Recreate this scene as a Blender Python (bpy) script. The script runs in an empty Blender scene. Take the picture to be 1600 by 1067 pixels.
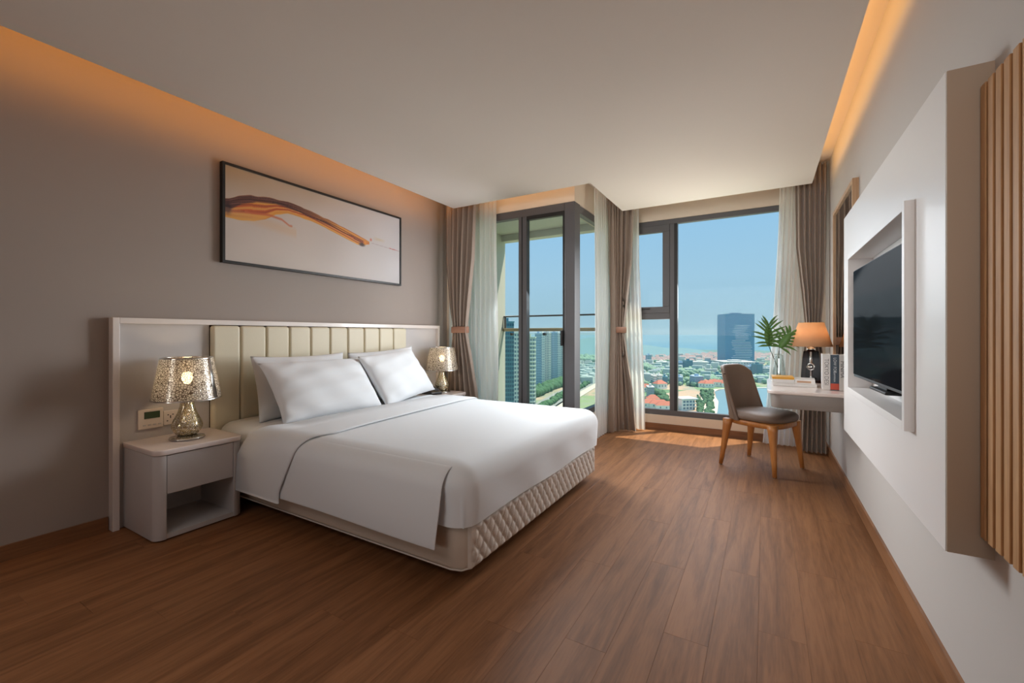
import bpy, bmesh, math, random
import numpy as np
from mathutils import Vector, Matrix, Euler
from math import sin, cos, pi, radians, sqrt, atan2
random.seed(7)
S = bpy.context.scene
COL = S.collection

# ------------------------------------------------------------------ camera
F_PX, TH, HOR, EYE = 674.0, radians(30.374), 522.08, 1.15
cam = bpy.data.objects.new('camera', bpy.data.cameras.new('camera'))
COL.objects.link(cam)
cam.location = (0, 0, EYE)
cam.rotation_euler = (pi / 2, 0, TH)
cam.data.sensor_width = 36
cam.data.lens = 36 * F_PX / 1600
cam.data.shift_y = -(533.5 - HOR) / 1600
cam.data.clip_start = .05
cam.data.clip_end = 60000
S.camera = cam

def lin(r, g, b):
    f = lambda c: (c / 255 / 12.92) if c / 255 <= .04045 else ((c / 255 + .055) / 1.055) ** 2.4
    return (f(r), f(g), f(b), 1)

# ------------------------------------------------------------------ world
W = bpy.data.worlds.new('sky'); S.world = W; W.use_nodes = True
nt = W.node_tree; nt.nodes.clear()
wo = nt.nodes.new('ShaderNodeOutputWorld'); bg = nt.nodes.new('ShaderNodeBackground')
tc = nt.nodes.new('ShaderNodeTexCoord'); sx = nt.nodes.new('ShaderNodeSeparateXYZ'); cr = nt.nodes.new('ShaderNodeValToRGB')
nt.links.new(tc.outputs['Generated'], sx.inputs[0]); nt.links.new(sx.outputs['Z'], cr.inputs[0])
e = cr.color_ramp.elements
e[0].position = 0.0; e[0].color = lin(146, 180, 196)
e[1].position = 1.0; e[1].color = lin(84, 140, 205)
for p_, c_ in ((.04, (152, 184, 200)), (.12, (156, 190, 212)), (.3, (142, 186, 220))):
    q = e.new(p_); q.color = lin(*c_)
nt.links.new(cr.outputs[0], bg.inputs[0]); bg.inputs[1].default_value = 1.18
nt.links.new(bg.outputs[0], wo.inputs[0])

# ------------------------------------------------------------------ sun and large lights
def add_light(name, kind, loc, power, color, size=None, rot=None, target=None, spread=None, radius=None):
    l = bpy.data.lights.new(name, kind); l.energy = power; l.color = color
    if kind == 'AREA':
        l.shape = 'RECTANGLE'; l.size, l.size_y = size
        if spread: l.spread = spread
    if radius is not None and kind == 'POINT': l.shadow_soft_size = radius
    o = bpy.data.objects.new(name, l); COL.objects.link(o); o.location = loc
    if target is not None:
        o.rotation_euler = (Vector(target) - Vector(loc)).to_track_quat('-Z', 'Y').to_euler()
    elif rot: o.rotation_euler = rot
    return o
sun = bpy.data.lights.new('sun', 'SUN'); sun.energy = 7.2; sun.color = (1, .86, .68); sun.angle = radians(.6)
so = bpy.data.objects.new('sun', sun); COL.objects.link(so); so.location = (3, 8, 12)
so.rotation_euler = Vector((-.72, -.80, -2.46)).to_track_quat('-Z', 'Y').to_euler()
# added fill just inside the two glazed openings, boosting daylight (soft, spread limited)
add_light('window_fill_down', 'AREA', (-.60, 5.28, 1.75), 18, (.93, .96, 1), (1.05, 1.3), target=(-.9, 4.3, .55), spread=radians(118))
add_light('window_fill_up', 'AREA', (-.60, 5.28, 1.30), 10, (1, .93, .86), (1.05, 1.4), target=(-.9, 4.3, 2.45), spread=radians(110))
add_light('window_fill_left', 'AREA', (-.45, 5.16, 1.15), 8, (.97, .98, 1), (.6, 1.3), target=(-.92, 4.34, 1.02), spread=radians(60))
add_light('window_fill_right', 'AREA', (-.70, 5.14, 1.45), 4.5, (1, .98, .96), (.5, 1.6), target=(.10, 4.75, 1.35), spread=radians(104))
add_light('door_fill_down', 'AREA', (-2.15, 3.96, 1.8), 10, (.86, .94, 1), (.7, 1.1), target=(-1.9, 3.0, .75), spread=radians(118))
add_light('door_fill_right', 'AREA', (-2.15, 3.93, 1.7), 17, (.92, .97, 1), (.55, 1.1), target=(-1.15, 3.45, 1.25), spread=radians(84))
add_light('door_fill_left', 'AREA', (-2.05, 3.86, 1.5), 8, (.96, .97, 1), (.5, 1.5), target=(-2.85, 3.36, 1.5), spread=radians(112))
add_light('rear_overhead_fill', 'AREA', (-1.3, -1.2, 2.5), 19, (.98, .97, 1), (1.6, 1.2), rot=(0, 0, 0), spread=radians(120))  # unseen overhead fill, added behind the camera
add_light('rear_fill', 'AREA', (-1.3, -2.1, 1.75), 10.5, (1, .98, .95), (3.2, 1.3), target=(-.95, 5.0, 1.62), spread=radians(46))  # added fill from behind the camera, brightens curtains and window wall
# warm led coves
COVE = (1, .40, .05)
add_light('cove_left', 'AREA', (-2.925, .85, 2.70), 10, COVE, (.05, 5.9), rot=(0, radians(90), 0))
add_light('cove_right', 'AREA', (.315, 1.4, 2.70), 8.5, (1, .56, .20), (.05, 6.8), rot=(0, radians(-90), 0))
add_light('cove_door', 'AREA', (-2.2, 3.74, 2.68), 1.3, (1, .56, .22), (1.5, .05), rot=(radians(90), 0, 0))
S.view_settings.view_transform = 'Standard'
S.view_settings.look = 'None'
S.view_settings.gamma = 1
S.view_settings.use_curve_mapping = False
S.view_settings.exposure = 0.06
S.cycles.max_bounces = 10
S.cycles.diffuse_bounces = 5
S.cycles.transparent_max_bounces = 16
S.cycles.sample_clamp_indirect = 6
S.cycles.caustics_reflective = False
S.cycles.caustics_refractive = False

# ================================================================== materials
MATS = {}
def mat(name, col, rough=.6, metal=0, spec=.5, coat=0, trans=0, bump=None, var=None, sheen=0, emit=None, alpha=None, ior=None):
    """principled material; bump=(scale,strength), var=(scale,amount) value noise"""
    if name in MATS: return MATS[name]
    m = bpy.data.materials.new(name); m.use_nodes = True
    n = m.node_tree; b = n.nodes['Principled BSDF']
    c = lin(*col) if len(col) == 3 else col
    b.inputs['Base Color'].default_value = c
    b.inputs['Roughness'].default_value = rough; b.inputs['Metallic'].default_value = metal
    b.inputs['Specular IOR Level'].default_value = spec
    b.inputs['Coat Weight'].default_value = coat; b.inputs['Coat Roughness'].default_value = .08
    b.inputs['Transmission Weight'].default_value = trans
    b.inputs['Sheen Weight'].default_value = sheen
    if ior: b.inputs['IOR'].default_value = ior
    if emit: b.inputs['Emission Color'].default_value = lin(*emit[0]); b.inputs['Emission Strength'].default_value = emit[1]
    t = n.nodes.new('ShaderNodeTexCoord')
    if var:
        no = n.nodes.new('ShaderNodeTexNoise'); no.inputs['Scale'].default_value = var[0]; no.inputs['Detail'].default_value = 4
        n.links.new(t.outputs['Object'], no.inputs['Vector'])
        mp = n.nodes.new('ShaderNodeMapRange'); mp.inputs[3].default_value = 1 - var[1]; mp.inputs[4].default_value = 1 + var[1]
        n.links.new(no.outputs[0], mp.inputs[0])
        hs = n.nodes.new('ShaderNodeHueSaturation'); hs.inputs['Color'].default_value = c
        n.links.new(mp.outputs[0], hs.inputs['Value']); n.links.new(hs.outputs[0], b.inputs['Base Color'])
    if bump:
        no = n.nodes.new('ShaderNodeTexNoise'); no.inputs['Scale'].default_value = bump[0]; no.inputs['Detail'].default_value = 3
        n.links.new(t.outputs['Object'], no.inputs['Vector'])
        bu = n.nodes.new('ShaderNodeBump'); bu.inputs['Strength'].default_value = bump[1]; bu.inputs['Distance'].default_value = .01
        n.links.new(no.outputs[0], bu.inputs['Height']); n.links.new(bu.outputs[0], b.inputs['Normal'])
    MATS[name] = m
    return m

def wood(name, c1, c2, rough=.4, scale=1.0, axis='Y', coat=0, spec=.4, rnd=.10):
    m = bpy.data.materials.new(name); m.use_nodes = True
    n = m.node_tree; b = n.nodes['Principled BSDF']; L = n.links
    t = n.nodes.new('ShaderNodeTexCoord'); oi = n.nodes.new('ShaderNodeObjectInfo')
    ad = n.nodes.new('ShaderNodeVectorMath'); ad.operation = 'MULTIPLY_ADD'
    ad.inputs[1].default_value = (1, 1, 1)
    cb = n.nodes.new('ShaderNodeCombineXYZ'); mu = n.nodes.new('ShaderNodeMath'); mu.operation = 'MULTIPLY'; mu.inputs[1].default_value = 61
    L.new(oi.outputs['Random'], mu.inputs[0])
    for i in range(3): L.new(mu.outputs[0], cb.inputs[i])
    L.new(t.outputs['Object'], ad.inputs[0]); L.new(cb.outputs[0], ad.inputs[2])
    mp = n.nodes.new('ShaderNodeMapping')
    s = {'X': (.07, 1, 1), 'Y': (1, .07, 1), 'Z': (1, 1, .07)}[axis]
    mp.inputs['Scale'].default_value = [v * scale for v in s]
    L.new(ad.outputs[0], mp.inputs[0])
    n1 = n.nodes.new('ShaderNodeTexNoise'); n1.inputs['Scale'].default_value = 16; n1.inputs['Detail'].default_value = 8; n1.inputs['Roughness'].default_value = .62; n1.inputs['Distortion'].default_value = .8
    L.new(mp.outputs[0], n1.inputs['Vector'])
    n2 = n.nodes.new('ShaderNodeTexNoise'); n2.inputs['Scale'].default_value = 140; n2.inputs['Detail'].default_value = 3
    L.new(mp.outputs[0], n2.inputs['Vector'])
    mx = n.nodes.new('ShaderNodeMath'); mx.operation = 'MULTIPLY_ADD'; mx.inputs[1].default_value = .3
    L.new(n2.outputs[0], mx.inputs[0]); L.new(n1.outputs[0], mx.inputs[2])
    r = n.nodes.new('ShaderNodeValToRGB'); r.color_ramp.elements[0].position = .42; r.color_ramp.elements[0].color = lin(*c2)
    r.color_ramp.elements[1].position = .78; r.color_ramp.elements[1].color = lin(*c1)
    L.new(mx.outputs[0], r.inputs[0])
    hs = n.nodes.new('ShaderNodeHueSaturation'); mr = n.nodes.new('ShaderNodeMapRange')
    mr.inputs[3].default_value = 1 - rnd; mr.inputs[4].default_value = 1 + rnd
    L.new(oi.outputs['Random'], mr.inputs[0]); L.new(mr.outputs[0], hs.inputs['Value']); L.new(r.outputs[0], hs.inputs['Color'])
    L.new(hs.outputs[0], b.inputs['Base Color'])
    b.inputs['Roughness'].default_value = rough; b.inputs['Coat Weight'].default_value = coat; b.inputs['Coat Roughness'].default_value = .2
    b.inputs['Specular IOR Level'].default_value = spec
    bu = n.nodes.new('ShaderNodeBump'); bu.inputs['Strength'].default_value = .12; bu.inputs['Distance'].default_value = .004
    L.new(n2.outputs[0], bu.inputs['Height']); L.new(bu.outputs[0], b.inputs['Normal'])
    return m

def glass_thin(name, tint, gloss=.06, rough=0.0):
    m = bpy.data.materials.new(name); m.use_nodes = True
    n = m.node_tree; n.nodes.clear()
    o = n.nodes.new('ShaderNodeOutputMaterial'); t = n.nodes.new('ShaderNodeBsdfTransparent'); g = n.nodes.new('ShaderNodeBsdfGlossy')
    t.inputs[0].default_value = tint; g.inputs['Roughness'].default_value = rough; g.inputs['Color'].default_value = (.9, .95, 1, 1)
    x = n.nodes.new('ShaderNodeMixShader'); x.inputs[0].default_value = gloss
    n.links.new(t.outputs[0], x.inputs[1]); n.links.new(g.outputs[0], x.inputs[2]); n.links.new(x.outputs[0], o.inputs[0])
    return m

def cloth_sheer(name, col, transp=.35):
    m = bpy.data.materials.new(name); m.use_nodes = True
    n = m.node_tree; n.nodes.clear(); L = n.links
    o = n.nodes.new('ShaderNodeOutputMaterial'); t = n.nodes.new('ShaderNodeBsdfTransparent')
    d = n.nodes.new('ShaderNodeBsdfDiffuse'); tl = n.nodes.new('ShaderNodeBsdfTranslucent')
    d.inputs[0].default_value = lin(*col); tl.inputs[0].default_value = lin(*col)
    a = n.nodes.new('ShaderNodeMixShader'); a.inputs[0].default_value = .6
    L.new(d.outputs[0], a.inputs[1]); L.new(tl.outputs[0], a.inputs[2])
    b = n.nodes.new('ShaderNodeMixShader'); b.inputs[0].default_value = 1 - transp
    L.new(t.outputs[0], b.inputs[1]); L.new(a.outputs[0], b.inputs[2]); L.new(b.outputs[0], o.inputs[0])
    return m

def mosaic(name, cell, line, scale, metal, trans=0.0, rough=.25, width=.06, var=None):
    """crackled mercury glass: voronoi cells with dark joints, optional light transmission"""
    m = bpy.data.materials.new(name); m.use_nodes = True
    n = m.node_tree; b = n.nodes['Principled BSDF']; L = n.links
    t = n.nodes.new('ShaderNodeTexCoord')
    v = n.nodes.new('ShaderNodeTexVoronoi'); v.feature = 'DISTANCE_TO_EDGE'; v.inputs['Scale'].default_value = scale
    L.new(t.outputs['Object'], v.inputs['Vector'])
    r = n.nodes.new('ShaderNodeValToRGB'); r.color_ramp.elements[0].position = width * .4; r.color_ramp.elements[1].position = width * 1.6
    r.color_ramp.elements[0].color = lin(*line); r.color_ramp.elements[1].color = lin(*cell)
    L.new(v.outputs['Distance'], r.inputs[0])
    out = r.outputs[0]
    if var:
        v2 = n.nodes.new('ShaderNodeTexVoronoi'); v2.inputs['Scale'].default_value = scale
        L.new(t.outputs['Object'], v2.inputs['Vector'])
        mx = n.nodes.new('ShaderNodeMixRGB'); mx.blend_type = 'MULTIPLY'; mx.inputs[0].default_value = .8
        r2 = n.nodes.new('ShaderNodeValToRGB'); r2.color_ramp.elements[0].color = lin(*var[0]); r2.color_ramp.elements[1].color = lin(*var[1])
        sp = n.nodes.new('ShaderNodeSeparateColor'); L.new(v2.outputs['Color'], sp.inputs[0]); L.new(sp.outputs[0], r2.inputs[0])
        L.new(out, mx.inputs[1]); L.new(r2.outputs[0], mx.inputs[2]); out = mx.outputs[0]
    L.new(out, b.inputs['Base Color']); b.inputs['Metallic'].default_value = metal; b.inputs['Roughness'].default_value = rough
    bu = n.nodes.new('ShaderNodeBump'); bu.inputs['Strength'].default_value = .6; bu.inputs['Distance'].default_value = .002
    L.new(r.outputs[0], bu.inputs['Height']); L.new(bu.outputs[0], b.inputs['Normal'])
    if trans:
        o = n.nodes['Material Output']; tl = n.nodes.new('ShaderNodeBsdfTranslucent'); tp = n.nodes.new('ShaderNodeBsdfTransparent')
        L.new(out, tl.inputs[0]); L.new(out, tp.inputs[0])
        a = n.nodes.new('ShaderNodeMixShader'); a.inputs[0].default_value = .35; L.new(tl.outputs[0], a.inputs[1]); L.new(tp.outputs[0], a.inputs[2])
        x = n.nodes.new('ShaderNodeMixShader'); x.inputs[0].default_value = trans
        L.new(b.outputs[0], x.inputs[1]); L.new(a.outputs[0], x.inputs[2]); L.new(x.outputs[0], o.inputs[0])
    return m

def translucent(name, col, f=.5):
    m = bpy.data.materials.new(name); m.use_nodes = True
    n = m.node_tree; n.nodes.clear(); L = n.links
    o = n.nodes.new('ShaderNodeOutputMaterial'); d = n.nodes.new('ShaderNodeBsdfDiffuse'); t = n.nodes.new('ShaderNodeBsdfTranslucent')
    d.inputs[0].default_value = lin(*col); t.inputs[0].default_value = lin(*col)
    x = n.nodes.new('ShaderNodeMixShader'); x.inputs[0].default_value = f
    L.new(d.outputs[0], x.inputs[1]); L.new(t.outputs[0], x.inputs[2]); L.new(x.outputs[0], o.inputs[0])
    return m

M_wall_l = mat('taupe_paint', (158, 147, 139), .75, bump=(300, .04))
M_wall_r = mat('pale_grey_paint', (190, 184, 179), .6, bump=(300, .03))
M_header = mat('beige_paint', (226, 212, 194), .7)
M_ceil = mat('ceiling_paint', (226, 217, 208), .8)
M_floor = wood('oak_laminate', (143, 98, 64), (103, 67, 41), .5, 1.0, 'Y', coat=0, spec=.18, rnd=.05)
M_base = wood('baseboard_oak', (146, 101, 67), (106, 69, 44), .4, 1.0, 'Y')
M_under = mat('subfloor', (46, 28, 18), .9)
M_white = mat('white_lacquer', (226, 218, 212), .28, coat=.3)
M_panelw = mat('panel_lacquer', (224, 220, 218), .4, coat=.08)
M_frame = mat('charcoal_aluminium', (88, 87, 90), .45)
M_gasket = mat('black_rubber', (18, 18, 20), .5)
M_grey = mat('grey_laminate', (196, 192, 190), .35)
M_stone = mat('white_stone', (224, 212, 206), .25, coat=.3, var=(9, .06))
M_cream = mat('cream_leatherette', (214, 205, 180), .42, bump=(180, .08))
M_linen = mat('white_linen', (220, 223, 226), .85, bump=(500, .03), sheen=.2)
M_linen2 = mat('white_sheet', (216, 219, 221), .85, bump=(400, .04), sheen=.2)
M_quilt = mat('quilted_ticking', (212, 201, 190), .7, bump=(260, .25))
M_base_f = mat('bed_base_fabric', (196, 180, 164), .8, bump=(260, .2))
M_brown = mat('taupe_curtain_cloth', (158, 142, 129), .75, bump=(420, .08), sheen=.3)
M_tie = mat('copper_tieback_cloth', (160, 118, 96), .6, bump=(150, .3))
M_sheer = cloth_sheer('sheer_voile', (252, 250, 247), .13)
M_black = mat('black_metal', (20, 19, 19), .4)
M_tvs = bpy.data.materials.new('tv_glass'); M_tvs.use_nodes = True
_n = M_tvs.node_tree; _n.nodes.clear(); _o = _n.nodes.new('ShaderNodeOutputMaterial'); _d = _n.nodes.new('ShaderNodeBsdfDiffuse'); _g = _n.nodes.new('ShaderNodeBsdfGlossy'); _x = _n.nodes.new('ShaderNodeMixShader')
_d.inputs[0].default_value = lin(24, 27, 31); _g.inputs['Roughness'].default_value = .06; _x.inputs[0].default_value = .03
_n.links.new(_d.outputs[0], _x.inputs[1]); _n.links.new(_g.outputs[0], _x.inputs[2]); _n.links.new(_x.outputs[0], _o.inputs[0])
M_tvb = mat('tv_bezel', (58, 64, 72), .35, metal=.6)
M_taupe_lam = mat('taupe_laminate', (166, 146, 127), .45)
M_slat = wood('slat_oak', (196, 150, 104), (164, 118, 76), .5, 1.4, 'Z', rnd=.04)
M_slatback = mat('slat_backing', (60, 34, 18), .8)
M_mirrorf = wood('mirror_oak', (206, 172, 136), (176, 138, 104), .45, 1.0, 'Z')
M_mirror = mat('mirror_glass', (230, 232, 232), .01, metal=1)
M_desk = mat('desk_laminate', (136, 126, 119), .4)
M_chairw = wood('chair_beech', (190, 126, 66), (158, 96, 46), .38, 1.2, 'Z', coat=.2, rnd=.02)
M_leather = mat('brown_leather', (118, 98, 84), .5, bump=(220, .12))
M_silver = mat('silver', (205, 203, 200), .18, metal=1)
M_chrome = mat('chrome', (215, 215, 215), .1, metal=1)
M_mosaic = mosaic('mosaic_shade', (236, 230, 218), (104, 92, 80), 80, .55, trans=.42, rough=.22, width=.10)
M_merc = mosaic('mercury_glass', (244, 242, 236), (150, 132, 84), 130, .9, rough=.14, width=.09, var=((228, 210, 150), (255, 255, 255)))
M_orange = translucent('orange_shade', (243, 206, 166), .5)
M_dark_glass = glass_thin('smoked_glass', (.24, .12, .09, 1), .004, .1)
M_clear = glass_thin('clear_glass', (.90, .93, .92, 1), .10)
M_pane = glass_thin('window_glass', (.92, .96, .965, 1), .0015)
M_rail_glass = glass_thin('railing_glass', (.92, .97, .95, 1), .02)
M_bronze = mat('bronze_rail', (186, 170, 140), .45, metal=.2)
M_leaf = mat('leaf_green', (84, 128, 58), .4, var=(30, .25))
M_stem = mat('stem_green', (48, 62, 36), .5)
M_plate = mat('ivory_plastic', (226, 214, 202), .35)
M_lcd = mat('lcd', (66, 82, 62), .2)
M_ext = mat('balcony_render', (214, 214, 204), .8)

# ================================================================== helpers
def tag(o, label=None, cat=None, group=None, kind=None):
    if label: o['label'] = label
    if cat: o['category'] = cat
    if group: o['group'] = group
    if kind: o['kind'] = kind
    return o
def empty(name, loc=(0, 0, 0), rz=0, label=None, cat=None, group=None, kind=None):
    o = bpy.data.objects.new(name, None); COL.objects.link(o); o.location = loc; o.rotation_euler = (0, 0, rz)
    o.empty_display_size = .1
    return tag(o, label, cat, group, kind)
class MB:
    def __init__(s): s.v = []; s.f = []; s.sm = []
    def add(s, vs, fs, smooth=False):
        k = len(s.v); s.v += [tuple(p) for p in vs]; s.f += [tuple(i + k for i in f) for f in fs]; s.sm += [smooth] * len(fs); return s
    def box(s, x0, x1, y0, y1, z0, z1):
        v = [(x, y, z) for z in (z0, z1) for x, y in ((x0, y0), (x1, y0), (x1, y1), (x0, y1))]
        return s.add(v, [(3, 2, 1, 0), (4, 5, 6, 7), (0, 1, 5, 4), (1, 2, 6, 5), (2, 3, 7, 6), (3, 0, 4, 7)])
    def grid(s, rows, smooth=True, close=False, flip=False):
        n = len(rows[0]); v = [p for r in rows for p in r]; f = []
        for i in range(len(rows) - 1):
            for j in range(n if close else n - 1):
                j2 = (j + 1) % n
                q = (i * n + j, i * n + j2, (i + 1) * n + j2, (i + 1) * n + j)
                f.append(q[::-1] if flip else q)
        return s.add(v, f, smooth)
    def lathe(s, prof, cx=0, cy=0, n=40, cap0=True, cap1=True, smooth=True):
        rows = [[(cx + r * cos(2 * pi * k / n), cy + r * sin(2 * pi * k / n), z) for k in range(n)] for r, z in prof]
        s.grid(rows, smooth, close=True)
        b = len(s.v) - len(prof) * n
        if cap0: s.f.append(tuple(b + k for k in range(n))[::-1]); s.sm.append(False)
        if cap1: s.f.append(tuple(b + (len(prof) - 1) * n + k for k in range(n))); s.sm.append(False)
        return s
    def tube(s, pts, r, n=8, caps=True):
        pts = [Vector(p) for p in pts]; rows = []; rr = r if isinstance(r, (list, tuple)) else [r] * len(pts)
        for i, p in enumerate(pts):
            d = (pts[min(i + 1, len(pts) - 1)] - pts[max(i - 1, 0)]).normalized()
            up = Vector((0, 0, 1)) if abs(d.z) < .9 else Vector((1, 0, 0))
            a = d.cross(up).normalized(); b = d.cross(a)
            rows.append([p + (a * cos(2 * pi * k / n) + b * sin(2 * pi * k / n)) * rr[i] for k in range(n)])
        s.grid(rows, True, close=True)
        if caps:
            b0 = len(s.v) - len(pts) * n
            s.f.append(tuple(b0 + k for k in range(n))); s.sm.append(False)
            s.f.append(tuple(b0 + (len(pts) - 1) * n + k for k in range(n))[::-1]); s.sm.append(False)
        return s
    def prism(s, poly, z0, z1):
        n = len(poly); v = [(x, y, z0) for x, y in poly] + [(x, y, z1) for x, y in poly]
        f = [tuple(range(n))[::-1], tuple(range(n, 2 * n))] + [(i, (i + 1) % n, n + (i + 1) % n, n + i) for i in range(n)]
        return s.add(v, f)
    def rslab(s, x0, x1, y0, y1, z0, z1, r=.04, bev=.01, seg=6, nb=3, smooth=True, corners=(1, 1, 1, 1)):
        """slab with rounded plan corners and softened top and bottom edges"""
        rows = []
        def ring(ins, z):
            out = []
            for k, (cx_, cy_, a0) in enumerate(((x1, y1, 0), (x0, y1, pi / 2), (x0, y0, pi), (x1, y0, 1.5 * pi))):
                rr = max(r * corners[k], bev + .001); q = rr - ins
                ox = cx_ - (rr if cx_ == x1 else -rr); oy = cy_ - (rr if cy_ == y1 else -rr)
                for j in range(seg + 1):
                    a = a0 + pi / 2 * j / seg
                    out.append((ox + q * cos(a), oy + q * sin(a), z))
            return out
        for j in range(nb + 1):
            a = pi / 2 * j / nb; rows.append(ring(bev * (1 - sin(a)), z0 + bev * (1 - cos(a))))
        for j in range(nb + 1):
            a = pi / 2 * j / nb; rows.append(ring(bev * (1 - cos(a)), z1 - bev * (1 - sin(a))))
        s.grid(rows, smooth, close=True)
        n = len(rows[0]); b = len(s.v) - len(rows) * n
        s.f.append(tuple(b + k for k in range(n))[::-1]); s.sm.append(False)
        s.f.append(tuple(b + (len(rows) - 1) * n + k for k in range(n))); s.sm.append(False)
        return s
    def xf(s, M):
        s.v = [tuple(M @ Vector(p)) for p in s.v]; return s
    def mesh(s, name, m):
        me = bpy.data.meshes.new(name); me.from_pydata([tuple(p) for p in s.v], [], s.f)
        me.polygons.foreach_set('use_smooth', s.sm)
        if m: me.materials.append(m)
        me.update(); return me
    def build(s, name, m, parent=None, bevel=0, sub=0, solid=0, segs=2, loc=None):
        o = bpy.data.objects.new(name, s.mesh(name, m)); COL.objects.link(o)
        if parent: o.parent = parent
        if loc: o.location = loc
        if solid:
            k = o.modifiers.new('solid', 'SOLIDIFY'); k.thickness = solid; k.offset = 0
        if bevel:
            k = o.modifiers.new('bevel', 'BEVEL'); k.width = bevel; k.segments = segs; k.limit_method = 'ANGLE'
        if sub:
            k = o.modifiers.new('sub', 'SUBSURF'); k.levels = sub; k.render_levels = sub
        return o
def B(*a): return MB().box(*a)
def struct(o): o['kind'] = 'structure'; return o
def stuff(o): o['kind'] = 'stuff'; return o
def text_mesh(name, body, size, m, mw, parent=None, extrude=.0004, align='CENTER'):
    cu = bpy.data.curves.new(name, 'FONT'); cu.body = body; cu.size = size; cu.extrude = extrude
    cu.align_x = align; cu.align_y = 'CENTER'
    t = bpy.data.objects.new(name, cu); COL.objects.link(t)
    dg = bpy.context.evaluated_depsgraph_get()
    me = bpy.data.meshes.new_from_object(t.evaluated_get(dg))
    bpy.data.objects.remove(t)
    me.transform(mw); me.materials.clear(); me.materials.append(m)
    o = bpy.data.objects.new(name, me); COL.objects.link(o)
    if parent: o.parent = parent
    return o
def copy_tree(o, parent=None):
    kids = [c for c in bpy.data.objects if c.parent == o]
    c = o.copy(); COL.objects.link(c); c.parent = parent
    for k in kids: copy_tree(k, c)
    return c

# room dimensions
XL, XR, YB = -3.33, .53, -2.3          # left wall, right wall, wall behind camera
YW, YD, XA = 5.37, 4.12, -1.675        # window wall, balcony door plane, alcove side glass plane
ZC, ZU = 2.55, 2.80                    # dropped ceiling, upper slab
CL, CR = -2.99, .379                   # cove edges
YL, YR, XE = 3.816, 4.864, -1.397      # pocket edges

# ================================================================== structure
fl = struct(B(XL - .1, XR + .1, YB - .1, YW + .02, -.06, -.013).build('floor', M_under))
# planks, running towards the window
PW, PL = .1575, 1.22
cache = {}
x = XL; row = 0
while x < XR - .005:
    w = min(PW, XR - x)
    ymax = YD if x + w / 2 < XA else YW
    off = (row * .437) % 1.0 * PL + random.uniform(-.06, .06)
    y = -.35 - off
    while y < ymax - .01:
        ya = max(y, -.35); yb = min(y + PL, ymax)
        if yb - ya > .03:
            key = (round(w, 3), round(yb - ya, 3))
            if key not in cache:
                g = .0002; L_ = key[1]
                mb = MB()
                c = .0004
                v = [(g, g, -.013), (w - g, g, -.013), (w - g, L_ - g, -.013), (g, L_ - g, -.013),
                     (g, g, -c), (w - g, g, -c), (w - g, L_ - g, -c), (g, L_ - g, -c),
                     (g + c, g + c, 0), (w - g - c, g + c, 0), (w - g - c, L_ - g - c, 0), (g + c, L_ - g - c, 0)]
                f = [(8, 9, 10, 11), (0, 1, 5, 4), (1, 2, 6, 5), (2, 3, 7, 6), (3, 0, 4, 7), (4, 5, 9, 8), (5, 6, 10, 9), (6, 7, 11, 10), (7, 4, 8, 11)]
                cache[key] = mb.add(v, f).mesh('plank', M_floor)
            o = bpy.data.objects.new('plank', cache[key]); COL.objects.link(o); o.parent = fl; o.location = (x, ya, 0)
        y += PL
    x += PW; row += 1
rear = MB()
rear.box(XL, XR, YB, -.352, -.013, 0); o = rear.build('rear_floor', M_floor, fl)

# ceiling: dropped slab (L-shaped) with cove lips
ce = MB().prism([(CL, YB), (CR, YB), (CR, YR), (XE, YR), (XE, YL), (CL, YL)], ZC, ZC + .10).build('ceiling', M_ceil)
struct(ce)
up = MB(); up.box(XL - .1, XR + .1, YB - .1, YD + .25, ZU, ZU + .1); up.box(XA - .1, XR + .1, YD + .25, YW + .2, ZU, ZU + .1)
up.build('upper_slab', M_ceil, ce)
# walls
struct(B(XL - .12, XL, YB - .1, YD, -.06, ZU).build('wall_left', M_wall_l))
struct(B(XR, XR + .12, YB - .1, YW + .2, -.06, ZU).build('wall_right', M_wall_r))
struct(B(XL - .1, XR + .1, YB - .12, YB, -.06, ZU).build('wall_back', M_wall_l))
# window wall: sill, header, right pier, left pier
WX0, WX1, WZ0, WZ1 = -1.52, .20, .18, 2.52
mb = MB(); mb.box(XA - .06, XR, YW, YW + .2, -.06, WZ0); mb.box(XA - .06, XR, YW, YW + .2, WZ1, ZU)
mb.box(XA - .06, WX0, YW, YW + .2, WZ0, WZ1); mb.box(WX1, XR, YW, YW + .2, WZ0, WZ1)
struct(mb.build('wall_window', M_header))
mb = MB(); mb.box(XL, XA + .0, YD, YD + .2, 2.51, ZU); mb.box(XL, XL + .06, YD, YD + .2, -.06, 2.51)
struct(mb.build('wall_balcony', M_header))
mb = MB(); mb.box(XA - .2, XA, YD + .2, YW, 2.51, ZU); mb.box(XA - .2, XA, YD + .19, YW, -.06, .26)
struct(mb.build('wall_alcove', M_header))
# baseboards
struct(B(XL, XL + .012, YB, .985, 0, .08).build('baseboard_left', M_base))
struct(B(XR - .012, XR, YB, YW, 0, .08).build('baseboard_right', M_base))
M_basex = wood('baseboard_oak_x', (146, 101, 67), (106, 69, 44), .4, 1.0, 'X')
struct(B(XA + .01, XR - .012, YW - .012, YW, 0, .08).build('baseboard_window', M_basex))

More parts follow.
